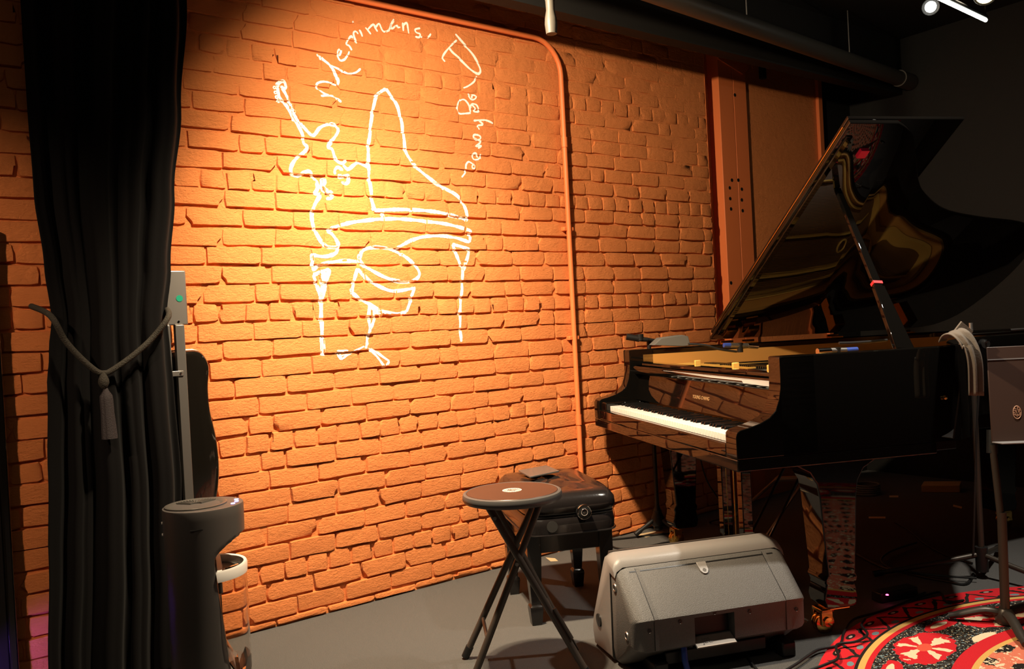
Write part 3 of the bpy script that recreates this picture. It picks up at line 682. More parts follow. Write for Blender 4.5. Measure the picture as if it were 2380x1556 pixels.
MB().span((-.15, -.215, .27), (.15, .215, .353)).build('apron', 'black_wood', T, bevel=.004)
for sx in (-1, 1):
    for sy in (-1, 1):
        x, y = sx * .142, sy * .195; mb = MB()
        rs = [(.027, .352), (.027, .27), (.023, .16), (.018, .085), (.017, .078), (.024, .07), (.025, .06), (.019, .0)]
        mb.loft([[Vector((x + dx * r_, y + dy * r_, z)) for dx, dy in ((-1, -1), (1, -1), (1, 1), (-1, 1))] for r_, z in rs]); mb.build('leg', 'black_wood', T, bevel=.002)
MK = Matrix.Translation((.035, -HY + .004, .432)) @ Matrix.Rotation(math.pi / 2, 4, 'X')
kn = MB(); kn.lathe([(0, 0), (.027, 0), (.027, .022), (.022, .026), (0, .026)], 28, MK, False); kn = kn.build('knob', 'black_plastic', T)
MB().torus(.0255, .0032, MK @ Matrix.Translation((0, 0, .024)), 28, 8).build('knob_ring', 'chrome', kn)
MB().torus(.012, .0016, MK @ Matrix.Translation((0, 0, .026)), 20, 6).build('knob_ring', 'chrome', kn)
MB().lathe([(0, .026), (.006, .026), (.0, .029)], 12, MK, False).build('knob_cap', 'chrome', kn)
# round sticker on the bench side
MB().lathe([(0, 0), (.021, 0), (.021, .001), (0, .001)], 20, Matrix.Translation((-.085, -HY - .0005, .385)) @ Matrix.Rotation(math.pi / 2, 4, 'X'), False).build('sticker', 'sticker_dark', T, label='faint round sticker')
# glossy music booklet lying on the bench
t = thing('booklet', 'thin glossy black booklet lying on the tufted bench seat', 'booklet', (0, 0, 0))
cpx = [(1205, 1097), (1270, 1085), (1300, 1098), (1232, 1112)]
cp_ = [at_z(x, y, .525) for x, y in cpx]; c0 = sum(cp_, Vector()) / 4
mb = MB(); mb.loft([[p for p in cp_], [p + Vector((0, 0, .006)) for p in cp_]]); mb.build('cover', 'booklet_cover', t, bevel=.001)

# ============================================================ FOLDING STOOL
sc = at_z(1190, 1141, .597); sc.z = 0
fA = at_z(1083, 1524, 0.012) - sc; vdir = Vector((.03, -.235, 0)); fB2 = Vector((.185, .02, 0))
T = thing('folding_stool', 'round topped brown folding stool with crossed tubular legs', 'stool', sc, 0)
R_ = .163
seat = MB().lathe([(0, .566), (R_ - .014, .566), (R_ - .004, .569), (R_, .576), (R_, .586), (R_ - .003, .594), (R_ - .010, .597), (R_ - .013, .595)], 56, None, False).build('seat_rim', 'stool_rim', T)
MB().lathe([(R_ - .0128, .594), (R_ - .016, .597), (.08, .5985), (0, .599)], 56, None, False).build('seat_top', 'stool_seat', T)
em = MB().torus(.030, .0016, Matrix.Translation((0, 0, .5988)) @ Matrix.Scale(.25, 4, (0, 0, 1)), 40, 6).build('emblem', 'emblem_white', T, label='white round printed seal')
MB().torus(.0175, .0012, Matrix.Translation((0, 0, .599)) @ Matrix.Scale(.25, 4, (0, 0, 1)), 32, 6).build('emblem_ring', 'emblem_white', em)
mb = MB()
for k in range(22):
    q = 2 * math.pi * k / 22; mb.box((.0238 * math.cos(q), .0238 * math.sin(q), .5992), (.007, .0030, .0004), Matrix.Rotation(q, 3, 'Z'))
mb.build('emblem_letters', 'emblem_white', em, kind='stuff', smooth=0)
mb = MB(); er = random.Random(5)
for k in range(26):
    q = er.uniform(0, 6.28); r_ = .014 * math.sqrt(er.random()); mb.box((r_ * math.cos(q), r_ * math.sin(q), .5992), (er.uniform(.002, .006), .0012, .0004), Matrix.Rotation(er.uniform(0, 3.1), 3, 'Z'))
mb.build('emblem_figure', 'emblem_white', em, kind='stuff', smooth=0)
vd = vdir.normalized()
feetA = [fA, fA + vdir]; feetB = [Vector((.185, .14, .012)), Vector((.185, .14, .012)) + vdir]
topsA = [Vector((.085, .085, .566)) + Vector((0, -.02, 0)), Vector((.085, -.085, .566))]
topsB = [Vector((-.075, .07, .566)), Vector((-.075, -.095, .566))]
def sleg(top, foot):
    top = Vector(top); foot = Vector(foot); foot.z = .012
    l = MB().tube([top, top.lerp(foot, .12), top.lerp(foot, .5), foot], .0115, 12).build('leg', 'stool_metal', T)
    d = (top - foot).normalized(); MB().tube([foot - d * .006, foot + d * .035], .0138, 12).build('rubber_foot', 'black_plastic', l); return l
for i in (0, 1): sleg(topsA[i], feetA[i]); sleg(topsB[i], feetB[i])
def lerp3(a, b, t): return Vector(a).lerp(Vector(b), t)
MB().tube([lerp3(topsA[0], feetA[0], .76), lerp3(topsA[1], feetA[1], .76)], .006, 8).build('cross_bar', 'stool_metal', T)
MB().tube([lerp3(topsB[0], feetB[0], .66), lerp3(topsB[1], feetB[1], .66)], .006, 8).build('cross_bar', 'stool_metal', T)
bd = (Vector(feetB[1]) - Vector(topsB[1])).normalized(); q = lerp3(topsB[1], feetB[1], .60) + Vector((.016, -.004, .004))
MB().tube([q, q + bd * .11], .006, 6).build('lock_bracket', 'stool_metal', T)
for tp in (topsA, topsB): MB().tube([tp[0], tp[1]], .010, 10).build('seat_bar', 'stool_metal', T)
for q in (lerp3(topsA[1], feetA[1], .33), lerp3(topsB[1], feetB[1], .06)): MB().lathe([(0, -.014), (.006, -.014), (.006, .014), (0, .014)], 10, Matrix.Translation(q) @ RX, False).build('rivet', 'steel', T)

# ============================================================ STAGE MONITOR (wedge lying on its side)
MPHI = math.radians(15); ML = .615
mo = at_y(1518, 1432, 2.60); mx = Vector((math.cos(MPHI), math.sin(MPHI), 0)); mo = mo - mx * .065; mo.z = 0
T = thing('stage_monitor', 'grey plastic wedge loudspeaker lying on its side with a recessed handle', 'speaker', mo, MPHI)
rear = [(.0, .188), (-.003, .197), (.004, .206), (.125, .313), (.135, .322), (.142, .326), (.19, .336), (.205, .03), (.19, .0), (.165, .0), (.11, .03), (.03, .088), (.008, .094), (.002, .10)]
mid = [(.0, .188), (-.003, .197), (.004, .206), (.125, .313), (.135, .322), (.142, .326), (.19, .336), (.205, .03), (.19, .0), (.165, .0), (.11, .03), (.03, .086), (-.006, .086), (-.009, .0905), (.03, .110), (.045, .112), (.045, .184), (.001, .184)]
def shrink(pr, d): 
    c = Vector((.1, .15)); return [Vector(p) + (c - Vector(p)).normalized() * d for p in pr]
def ring(pr, x): return [Vector((x, p[0], p[1])) for p in pr]
XA, XB = .205, .345
mb = MB(); mb.loft([ring(shrink(rear, .034), 0), ring(shrink(rear, .018), .006), ring(shrink(rear, .006), .02), ring(rear, .042), ring(rear, XA)])
mb.loft([ring(rear, XB), ring(rear, ML - .042), ring(shrink(rear, .006), ML - .02), ring(shrink(rear, .018), ML - .006), ring(shrink(rear, .034), ML)])
mb.loft([ring(mid, XA), ring(mid, XB)], False, False)
body = mb.build('rear_housing', 'monitor_grey', T, smooth=32)
fr = [(.142, .328), (.150, .345), (.165, .356), (.215, .362), (.25, .35), (.34, .19), (.385, .10), (.395, .05), (.38, .0), (.205, .0), (.21, .03), (.192, .333)]
mb = MB(); mb.loft([ring(shrink(fr, .03), -.004), ring(shrink(fr, .012), .006), ring(fr, .028), ring(fr, ML - .028), ring(shrink(fr, .012), ML - .006), ring(shrink(fr, .03), ML + .004)])
mb.build('front_baffle', 'monitor_rim', T, smooth=40)
gr = [(.258, .352), (.27, .352), (.352, .197), (.40, .10), (.408, .05), (.396, .012), (.386, .012), (.393, .05), (.383, .10), (.338, .19)]
MB().loft([ring(gr, .03), ring(gr, ML - .03)]).build('grille', 'monitor_dark', T, smooth=40)
# seams and strips on the housing
nrm = Vector((-.66, .75)).normalized()
def strip(x0, x1, pr, h, name, m):
    a = [Vector((x0, p[0] + h * o[0], p[1] + h * o[1])) for p, o in pr]; b = [Vector((x1, p[0] + h * o[0], p[1] + h * o[1])) for p, o in pr]
    a0 = [Vector((x0, p[0] - .002 * o[0], p[1] - .002 * o[1])) for p, o in pr]; b0 = [Vector((x1, p[0] - .002 * o[0], p[1] - .002 * o[1])) for p, o in pr]
    mb = MB(); k = len(pr); vs = a + b + b0 + a0; fs = []
    for i in range(k - 1):
        for r_ in range(4): q = (r_ + 1) % 4; fs.append((r_ * k + i, r_ * k + i + 1, q * k + i + 1, q * k + i))
    fs += [(0, k, 2 * k, 3 * k), (k - 1, 2 * k - 1, 3 * k - 1, 4 * k - 1)]; mb.add(vs, fs); return mb.build(name, m, T)
sp = [((.001, .10), (-1, 0)), ((0, .188), (-1, 0)), ((-.002, .197), (-.9, .4)), ((.004, .206), nrm), ((.125, .313), nrm), ((.135, .322), nrm)]
for x in (.068, ML - .082): strip(x, x + .013, sp, .0016, 'seam_strip', 'monitor_grey'); strip(x - .0018, x, sp, .0008, 'seam_line', 'black_plastic')
fl = [((.1255, .3135), nrm), ((.1285, .3162), nrm)]
strip(.045, ML - .045, fl, .001, 'seam_line', 'black_plastic')
# fixing tab
tx = .30; tb = Vector((tx, .118, .306)); ts = Vector((0, -.75, -.66)); tn = Vector((0, -.66, .75))
mb = MB(); poly = [Vector((-.017, -.014)), Vector((.017, -.014)), Vector((.015, .018))] + [Vector((.012 * math.cos(q), .022 + .010 * math.sin(q))) for q in (0.2, .8, 1.57, 2.3, 2.9)] + [Vector((-.015, .018))]
mb.prism(poly, lambda p: tb + Vector((1, 0, 0)) * p.x + ts * p.y + tn * .0005, lambda p: tb + Vector((1, 0, 0)) * p.x + ts * p.y + tn * .005); mb.build('fixing_tab', 'monitor_rim', T, bevel=.001)
MT = Matrix((Vector((1, 0, 0)), ts, tn)).transposed().to_4x4(); MT.translation = tb + ts * .018 + tn * .004
MB().lathe([(0, 0), (.007, 0), (.007, .0018), (0, .0018)], 6, MT, False).build('tab_bolt', 'monitor_grey', T)
for x, z in ((.05, .165), (.155, .180), (.275, .1925), (.40, .178), (ML - .045, .162)):
    MB().lathe([(0, 0), (.0065, 0), (.0065, .0014), (0, .0014)], 12, Matrix.Translation((x, -.0005, z)) @ RX, False).build('screw_hole', 'black_plastic', T)
    MB().lathe([(0, 0), (.0028, 0), (.0, .002)], 8, Matrix.Translation((x + .001, -.002, z - .005)) @ RX, False).build('screw', 'chrome', T)
MB().prism([Vector((-.0095, .0908)), Vector((.030, .1104)), Vector((.030, .112)), Vector((-.0095, .0924))], lambda p: Vector((XA + .002, p.x, p.y)), lambda p: Vector((XB - .002, p.x, p.y))).build('handle_plate', 'handle_plate', T)
MB().span((XA + .001, .040, .1115), (XB - .001, .0445, .1835)).build('handle_back', 'black_plastic', T)
MB().span((XA, .001, .1835), (XB, .044, .1845)).build('handle_roof', 'black_plastic', T)
me = text_mesh('JBL', .026, .0006); me.materials.append(MATS['monitor_rim']); lo = bpy.data.objects.new('handle_logo', me); COL.objects.link(lo); lo.parent = T
ly = Vector((0, .0485, .0242)).normalized(); lx = Vector((1, 0, 0)); MM = Matrix((lx, ly, lx.cross(ly))).transposed().to_4x4(); MM.translation = Vector((XA + .045, .010, .1020)) + lx.cross(ly) * .0012; lo.matrix_local = MM
# end sockets and feet
ME = Matrix.Rotation(-math.pi / 2, 4, 'Y')
for y, z in ((.145, .265), (.062, .135)):
    MB().torus(.011, .0035, Matrix.Translation((-.001, y, z)) @ ME, 18, 8).build('end_socket', 'steel', T)
    MB().lathe([(0, -.002), (.009, -.002), (.009, .004), (0, .004)], 14, Matrix.Translation((.001, y, z)) @ ME, False).build('socket_hole', 'black_plastic', T)
MB().lathe([(0, -.004), (.022, -.004), (.022, .008), (.0, .010)], 18, Matrix.Translation((.0, .30, .11)) @ ME, False).build('side_knob', 'black_plastic', T)
for x in (.07, ML - .09): MB().span((x, .02, .0), (x + .05, .17, .05)).build('foot', 'black_plastic', T, bevel=.006)
MB().tube([(.18, .035, .082), (.175, .02, .045), (.18, .015, .012)], .010, 10).build('connector', 'cable_blue', T, label='blue cable plug')
MB().lathe([(0, 0), (.003, 0), (.003, .002), (0, .003)], 8, Matrix.Translation((.30, .028, .082)) @ RX, False).build('status_light', 'led_green', T)
MB().span((.12, .045, .03), (.48, .11, .07)).build('input_panel', 'black_plastic', T, bevel=.003)

# ============================================================ CURTAIN
T = wthing('stage_curtain', 'black velvet curtain gathered by a rope tieback with a tassel', 'curtain')
CO = .20
edge = ((0, 45, 440), (250, 60, 428), (450, 75, 412), (620, 100, 402), (740, 118, 392), (820, 112, 400), (900, 107, 408), (1100, 108, 425), (1300, 110, 424), (1556, 110, 420))
eL = [(on_wall(l, y, CO)[1], on_wall(l, y, CO)[0]) for y, l, r in edge]; eR = [(on_wall(r, y, CO)[1], on_wall(r, y, CO)[0]) for y, l, r in edge]
eL += [(2.9, eL[0][1]), (0, eL[-1][1])]; eR += [(2.9, eR[0][1] + .05), (0, eR[-1][1])]
def interp(tab, z):
    tab = sorted(tab)
    for (z0, a), (z1, b) in zip(tab, tab[1:]):
        if z <= z1: k = (z - z0) / (z1 - z0); k = k * k * (3 - 2 * k); return a + (b - a) * k
    return tab[-1][1]
def sheet(mb, zlist, L, R, off, amp, folds, seed, nx=110):
    r = random.Random(seed); ph = [r.uniform(0, 6.28) for _ in range(4)]; vs = []
    for z in zlist:
        a, b = L(z), R(z); am = amp * (.55 + .45 * min(1, abs(z - 1.22) / .5))
        for i in range(nx + 1):
            s_ = i / nx; sw = s_ + .018 * math.sin(3 * z + ph[3] + 5 * s_)
            f = math.sin(2 * math.pi * folds * sw + ph[0]) * .6 + math.sin(2 * math.pi * folds * .53 * sw + ph[1] + .5 * z) * .4 + .22 * math.sin(2 * math.pi * folds * 2.1 * sw + ph[2] + .4 * z)
            f = math.copysign(abs(f) ** .75, f)
            n_ = off + am * f + .02 * math.sin(math.pi * s_)
            vs.append((a + (b - a) * s_, -max(.015, n_), z))
    nz = len(zlist) - 1; k = nx + 1
    mb.add(vs, [(j * k + i, j * k + i + 1, (j + 1) * k + i + 1, (j + 1) * k + i) for j in range(nz) for i in range(nx)])
zl = [.012 + 2.87 * j / 90 for j in range(91)]
mb = MB(); sheet(mb, zl, lambda z: interp(eL, z), lambda z: interp(eR, z), .195, .034, 4.6, 4)
c = mb.build('drape', 'velvet', T, smooth=80); s_ = c.modifiers.new('thick', 'SOLIDIFY'); s_.thickness = .003
tn_ = .265
rope = [on_wall(x, y, tn_) for x, y in ((118, 735), (150, 790), (185, 830), (222, 862), (242, 868), (262, 860), (310, 826), (355, 785), (392, 735))]
rp = [(rope[0][0] - .03, -.10, rope[0][1] + .04)] + [(u, -tn_, z) for u, z in rope] + [(rope[-1][0] + .03, -.10, rope[-1][1] + .04)]
ro = MB().tube(cr(rp, 6), .0095, 10).build('tieback_rope', 'rope', T)
ku, kz = on_wall(240, 888, tn_)
MB().lathe([(.004, .03), (.010, .022), (.016, .008), (.017, -.004), (.012, -.016), (.006, -.022)], 16, Matrix.Translation((ku, -tn_ - .006, kz)), True).build('knot', 'rope', ro)
ta = MB(); tp = [(.006, -.02), (.010, -.03), (.018, -.045), (.0195, -.06), (.0195, -.10), (.022, -.15), (.023, -.185), (.0, -.187)]
tassel_rings = []
for r_, z in tp:
    tassel_rings.append([Vector((ku + .004 + (r_ * (1 + .12 * math.sin(9 * q) * (1 if z < -.04 else 0))) * math.cos(q) * .95 + (-z * .03), -tn_ - .006 + r_ * math.sin(q) * .8, kz + z)) for q in [2 * math.pi * k / 36 for k in range(36)]])
ta.loft(tassel_rings).build('tassel', 'tassel', T)
# ---- things beside the curtain
T = wthing('switch_box', 'grey steel switch box with a green dot on a metal post', 'box')
BN = .135
bu1, bz0 = on_wall(438, 755, BN); bz1 = on_wall(434, 629, BN)[1]
wbox(MB(), bu1 - .10, bu1, .08, BN, bz0, bz1).build('box_body', 'steel', T, bevel=.004)
u, zz = on_wall(417, 694, BN); MB().lathe([(0, 0), (.0115, 0), (.0115, .0012), (0, .0012)], 20, Matrix.Translation((u, -BN - .0002, zz)) @ RX, False).build('green_dot', 'green_dot', T, label='green round sticker')
u, zz = on_wall(415, 748, BN); MB().lathe([(0, 0), (.004, 0), (.004, .002), (0, .002)], 10, Matrix.Translation((u, -BN - .0002, zz)) @ RX, False).build('screw', 'chrome', T)
pu0, pu1 = on_wall(409, 780, .14)[0], on_wall(430, 780, .14)[0]
wbox(MB(), pu0, pu1, .11, .14, 0, bz0).build('post', 'steel_dark', T, bevel=.002)
wbox(MB(), pu0 - .035, pu0 - .018, .11, .14, 0, bz0).build('post', 'steel_dark', T, bevel=.002)
zz = on_wall(411, 869, .14)[1]; wbox(MB(), pu0 - .035, pu0 + .018, .14, .144, zz - .009, zz + .009).build('bracket', 'steel', T, bevel=.001)
MB().lathe([(0, 0), (.004, 0), (.004, .002), (0, .003)], 10, Matrix.Translation((pu0 + .008, -.1442, zz)) @ RX, False).build('screw', 'chrome', T)
T = wthing('guitar_case', 'glossy black hard guitar case standing upright against the bricks', 'case')
cr_ = [on_wall(x, y, .085) for x, y in ((452, 814), (470, 821), (486, 850), (484, 900), (489, 955), (503, 1015), (510, 1080), (508, 1130), (503, 1170))]
cu_ = cr_[0][0] - .045; cs = [(z, u - cu_) for u, z in cr_] + [(.46, .086), (.34, .085), (.2, .085), (.1, .082), (.03, .07), (.002, .05)]
left = [Vector((cu_ - h, z)) for z, h in cs]; right = [Vector((cu_ + h, z)) for z, h in cs]
poly = [Vector((p.x, p.y)) for p in cr([Vector((p.x, p.y, 0)) for p in left], 4)] + list(reversed([Vector((p.x, p.y)) for p in cr([Vector((p.x, p.y, 0)) for p in right], 4)]))
def scl(k): return [Vector((cu_ + (p.x - cu_) * (1 - k * 5), p.y + (.55 - p.y) * k)) for p in poly]
mb = MB(); mb.loft([[Vector((p.x, -n_, p.y)) for p in scl(k)] for n_, k in ((.022, .02), (.024, .004), (.030, 0), (.078, 0), (.088, .004), (.095, .014), (.098, .04))])
mb.build('shell', 'gloss_case', T, smooth=50)
mb = MB(); e_ = [Vector((p.x, -.055, p.y)) for p in scl(-.0015)]; mb.tube(e_ + [e_[0]], .0035, 6, False); mb.build('edge_binding', 'steel_dark', T)
# black board at the left edge with blue stage light on it
T = wthing('black_panel', 'tall black panel standing against the orange wall at the left edge', 'panel')
wbox(MB(), -1.05, -.79, .02, .05, 0, 1.545).build('board', 'black_wood', T, bevel=.004)
wbox(MB(), -.79, -.765, .015, .06, 0, 1.545).build('edge_strip', 'gloss_case', T, bevel=.006)
# ============================================================ HUMIDIFIER / AIR PURIFIER
pc = at_y(472, 1172, 2.55); pc.z = 0
T = thing('air_purifier', 'dark grey tower air purifier with a clear water tank on its side', 'appliance', pc, math.radians(20.7))
PR, PH = .117, .640
def cutx(z): 
    if z > .555: return 1.0
    if z > .485: k = (z - .485) / .07; return .022 + .10 * k * k
    if z > .40: return .022 + .006 * (.485 - z) / .085
    return .028 + .028 * max(0, min(1, (.40 - z) / .3))
zs = [0, .02, .05, .1, .15, .2, .25, .3, .35, .40, .44, .47, .485, .495, .505, .515, .525, .535, .545, .553, .556, .58, .61, PH - .006, PH - .001, PH]
rings = []
for z in zs:
    r_ = PR * (1 - .03 * math.sin(math.pi * min(1, z / .6))); r_ -= .004 if z == PH else (.0012 if z == PH - .001 else 0); c = cutx(z); rg = []
    for k in range(64):
        q = 2 * math.pi * k / 64; x, y = r_ * math.cos(q), r_ * math.sin(q); rg.append(Vector((min(x, c), y, z - x * .0)))
    rings.append(rg)
rings.append([Vector((p.x * .93, p.y * .93, PH + .0008)) for p in rings[-1]])
MB().loft(rings).build('body', 'purifier_grey', T, smooth=35)
MB().lathe([(.090, .0), (.090, .003), (.086, .0045), (.06, -.004), (.0, -.010)], 48, Matrix.Translation((-.02, 0, PH + .0015)), False).build('top_dish', 'purifier_top', T)
for k in range(15):
    q = math.radians(40 + 100 * k / 14); mb = MB(); mb.box((-.02 + .047 * math.cos(q), .047 * math.sin(q), PH + .002), (.055, .0022, .006), Matrix.Rotation(q, 3, 'Z')); mb.build('vent_fin', 'purifier_top', T)
MB().lathe([(0, 0), (.016, 0), (.014, .004), (0, .005)], 20, Matrix.Translation((-.02, -.02, PH - .006)), False).build('nozzle', 'chrome', T)
for k, q in enumerate((-38, -14, 10)):
    q = math.radians(q * .8); MB().lathe([(0, 0), (.0062, 0), (.0062, .0012), (0, .0012)], 14, Matrix.Translation((.098 * math.cos(q), .098 * math.sin(q), PH + .0012)), False).build('touch_button', 'led_blue', T)
MB().span((-.04, -.1165, .585), (.0, -.1125, .588)).build('seam_slot', 'black_plastic', T)
for z in (.60, .565): MB().lathe([(0, 0), (.004, 0), (.004, .003), (0, .003)], 8, Matrix.Translation((-.1165, -.01, z)) @ Matrix.Rotation(-math.pi / 2, 4, 'Y'), False).build('side_button', 'white_plastic', T)
def tank_ring(z, g=.0, c=None):
    c = cutx(z) + .004 if c is None else c; r_ = PR - .001 - g; q1 = math.acos(max(-1, min(1, (c + g) / r_))); out = []
    for k in range(33): q = -q1 + 2 * q1 * k / 32; out.append(Vector((r_ * math.cos(q), r_ * math.sin(q), z)))
    return out
tz = [.13, .15, .2, .25, .3, .35, .40, .425]
def slope_c(z): return .034 + .07 * max(0, (.22 - z) / .12) ** 1.6
to = [tank_ring(z, 0, min(.105, slope_c(z))) for z in tz]; ti = [tank_ring(z, .003, min(.106, slope_c(z))) for z in reversed(tz[1:])]
tk = MB().loft(to + ti, True, True).build('water_tank', 'tank_glass', T, smooth=50)
hr = [tank_ring(z, g, c) for z, g, c in ((.425, -.001, .030), (.425, -.002, .030), (.452, -.003, .028), (.458, .0, .029), (.456, .008, .034), (.436, .010, .036), (.425, .008, .034))]
MB().loft(hr + [hr[0]], False, False).build('tank_rim', 'white_plastic', T, smooth=40, label='white plastic tank rim')
MB().loft([tank_ring(.428, .004), tank_ring(.434, .004)]).build('tank_lid', 'purifier_top', T)
MB().tube([(.05, -.05, .445), (.09, -.02, .446)], .005, 8).build('tank_latch', 'chrome', T)
MB().tube([(.035, -.098, .42), (.036, -.098, .39)], .006, 8).build('float_valve', 'steel_dark', T)
lb = []
for z in (0, .04, .08, .12, .15, .17): lb.append(tank_ring(z, .002, min(.10, .045 + .055 * z / .17)))
MB().loft(lb).build('tank_base', 'purifier_grey', T, smooth=50)

# ============================================================ RUG
T = tag(MB().lathe([(1.175, 0), (1.19, .001), (1.19, .006), (1.183, .009), (.6, .0095), (0, .0095)], 128, None, False).build('round_rug', 'rug_wool'), 'round red patterned rug with black floral field', 'rug'); T.location = (1.97, 2.10, 0.0005); T.rotation_euler = (0, 0, .3)

# ============================================================ STANDS
def pxb(x, y, b): return pl(*pside(x, y, b))
def tripod(T, c, h, r0, angs, rp, m='stand_metal'):
    MB().tube([(c.x, c.y, .05), (c.x, c.y, h)], rp, 12).build('pole', m, T)
    MB().tube([(c.x, c.y, .03), (c.x, c.y, .13)], rp * 2.1, 14).build('hub', 'black_plastic', T)
    for a in angs:
        e = Vector((c.x + r0 * math.cos(a), c.y + r0 * math.sin(a), .024)); l = MB().tube([(c.x, c.y, .10), (c.x + .3 * r0 * math.cos(a), c.y + .3 * r0 * math.sin(a), .075), e], rp * .95, 10).build('leg', m, T)
        d = (e - Vector((c.x, c.y, .1))).normalized(); MB().tube([e - d * .03, e + d * .006], rp * 1.25, 10).build('rubber_foot', 'black_plastic', l)
# sheet music stand at the right edge
c = at_z(2337, 1438, .03); c.z = 0
T = thing('music_stand', 'brown black sheet music stand with an emblem on its desk', 'music stand')
MB().tube([(c.x, c.y, .03), (c.x + .004, c.y, .40)], .015, 14).build('pole', 'stand_metal', T)
MB().tube([(c.x, c.y, .38), (c.x, c.y + .03, .63)], .0115, 14).build('upper_pole', 'stand_metal', T)
MB().lathe([(.0, .015), (.03, .015), (.034, .03), (.028, .055), (.02, .065), (0, .066)], 18, Matrix.Translation(c), False).build('hub', 'stand_metal', T)
for px in ((2205, 1432), (2385, 1500), (2470, 1405)):
    e = at_z(*px, .025); m_ = Vector((c.x, c.y, .052)).lerp(e, .35) + Vector((0, 0, .012)); MB().tube(cr([(c.x, c.y, .045), m_, Vector((c.x, c.y, .05)).lerp(e, .8) + Vector((0, 0, .004)), e], 4), [.017] * 9 + [.014] * 4, 10, flat=.8).build('leg', 'stand_metal', T)
dl = c.y + .015
q = [at_y(2292, 808, dl + .03), at_y(2305, 1030, dl - .015)]
dW = .50; xd = Vector((1, -.10, 0)).normalized(); tl_, bl_ = q; bl_ = bl_ + Vector((0, 0, 0))
upv = (tl_ - bl_); tr_, br_ = tl_ + xd * dW, bl_ + xd * dW; nn = xd.cross(upv).normalized() * .0035
MB().loft([[tl_ + nn, tr_ + nn, br_ + nn, bl_ + nn], [tl_ - nn, tr_ - nn, br_ - nn, bl_ - nn]]).build('desk', 'stand_desk', T, bevel=.002)
fold = nn.normalized(); fold = fold if fold.y < 0 else -fold
lip0 = [bl_, br_, br_ + fold * .055 + Vector((0, 0, -.006)), bl_ + fold * .055 + Vector((.012, 0, -.006))]
MB().loft([lip0, [p + Vector((0, 0, .004)) for p in lip0]]).build('ledge', 'stand_lip', T, bevel=.001)
bb = bl_ + upv * .86; MB().loft([[bb + fold * .005, bb + xd * dW + fold * .005, bb + xd * dW + fold * .005 + upv * .012, bb + fold * .005 + upv * .012], [bb, bb + xd * dW, bb + xd * dW + upv * .012, bb + upv * .012]]).build('stiffener', 'stand_lip', T)
ec = on_plane(2364, 959, bl_ + fold * .0045, nn.normalized()); ME_ = Matrix((xd, upv.normalized(), fold)).transposed().to_4x4(); ME_.translation = ec
em = MB().torus(.022, .0014, ME_ @ Matrix.Scale(.6, 4, (1, 0, 0)), 32, 6).build('emblem', 'emblem_copper', T, label='pale coppery printed emblem')
mb = MB(); er = random.Random(8)
for k in range(42):
    a = er.uniform(0, 6.28); r_ = .019 * math.sqrt(er.random()); v = ME_ @ Vector((.6 * r_ * math.cos(a), r_ * math.sin(a), .0008)); mb.box(v, (er.uniform(.002, .005), .0012, .0022), Matrix.Rotation(er.uniform(0, 3), 3, 'Y'))
mb.build('emblem_figure', 'emblem_copper', em, kind='stuff', smooth=0)
MB().tube([(c.x, c.y + .035, .60), (c.x + .01, c.y + .045, .68)], .018, 12).build('tilt_joint', 'black_plastic', T)
# boom stand behind the music stand
c = at_z(2284, 1345, 0)
T = thing('boom_microphone_stand', 'tall black boom microphone stand with chrome boom behind the music stand', 'mic stand')
tripod(T, c, .98, .42, (math.radians(172), math.radians(300), math.radians(52)), .0115)
MB().tube([(c.x, c.y, .90), (c.x, c.y, 1.05)], .008, 10).build('upper_pole', 'steel', T)
bt = Vector((c.x, c.y, 1.045)); b1 = at_y(2345, 768, c.y + .1); b0 = at_y(2235, 775, c.y - .05)
MB().tube([b0, b0.lerp(b1, .5), b1], .009, 10).build('boom_arm', 'chrome', T)
MB().tube([b1, b1 + (b1 - b0) * 1.4], .0055, 10).build('boom_extension', 'steel_dark', T)
jc = at_y(2285, 800, c.y); MB().lathe([(0, -.02), (.018, -.02), (.02, 0), (.018, .02), (0, .02)], 16, Matrix.Translation(jc) @ RX, False).build('clutch', 'black_plastic', T)
MB().tube([jc, at_y(2300, 790, c.y - .05)], .004, 8).build('clutch_handle', 'chrome', T)
MB().tube([at_y(2262, 1290, c.y - .02), at_y(2266, 1150, c.y - .02), at_y(2270, 1000, c.y - .02), at_y(2276, 900, c.y - .02)], .004, 8).build('taped_cable', 'cable_black', T)
# grey strip of cloth over the rim and the boom
T = thing('draped_cloth', 'grey strip of cloth draped over the piano edge beside the music stand', 'cloth')
D = 2.86
mb = MB(); crease = [(2196, 783, .10), (2205, 768, .05), (2222, 766, .0), (2240, 782, -.03), (2254, 812, -.05), (2262, 850, -.06), (2264, 920, -.06)]
rows = []
for x, y, dy in cr([Vector((x, y, d * 100)) for x, y, d in crease], 5):
    l = at_y(x - 12, y + (14 if y < 800 else 0), D + dy / 100); r_ = at_y(x + 20, y, D + dy / 100 + .03); wr = []
    for k in range(13): f = k / 12; p = l.lerp(r_, f); p.y += .012 * math.sin(f * 13) ; wr.append(p)
    rows.append(wr)
mb.loft(rows, False, False, closed=False); o = mb.build('strip', 'cloth_grey', T, smooth=70); s_ = o.modifiers.new('thick', 'SOLIDIFY'); s_.thickness = .004
fl_ = [at_y(x, y, D + .06) for x, y in ((2215, 775), (2236, 748), (2262, 770), (2250, 790))]
mb = MB(); mb.loft([fl_, [p + Vector((0, .008, .002)) for p in fl_]]); mb.build('corner_flap', 'cloth_grey', T)
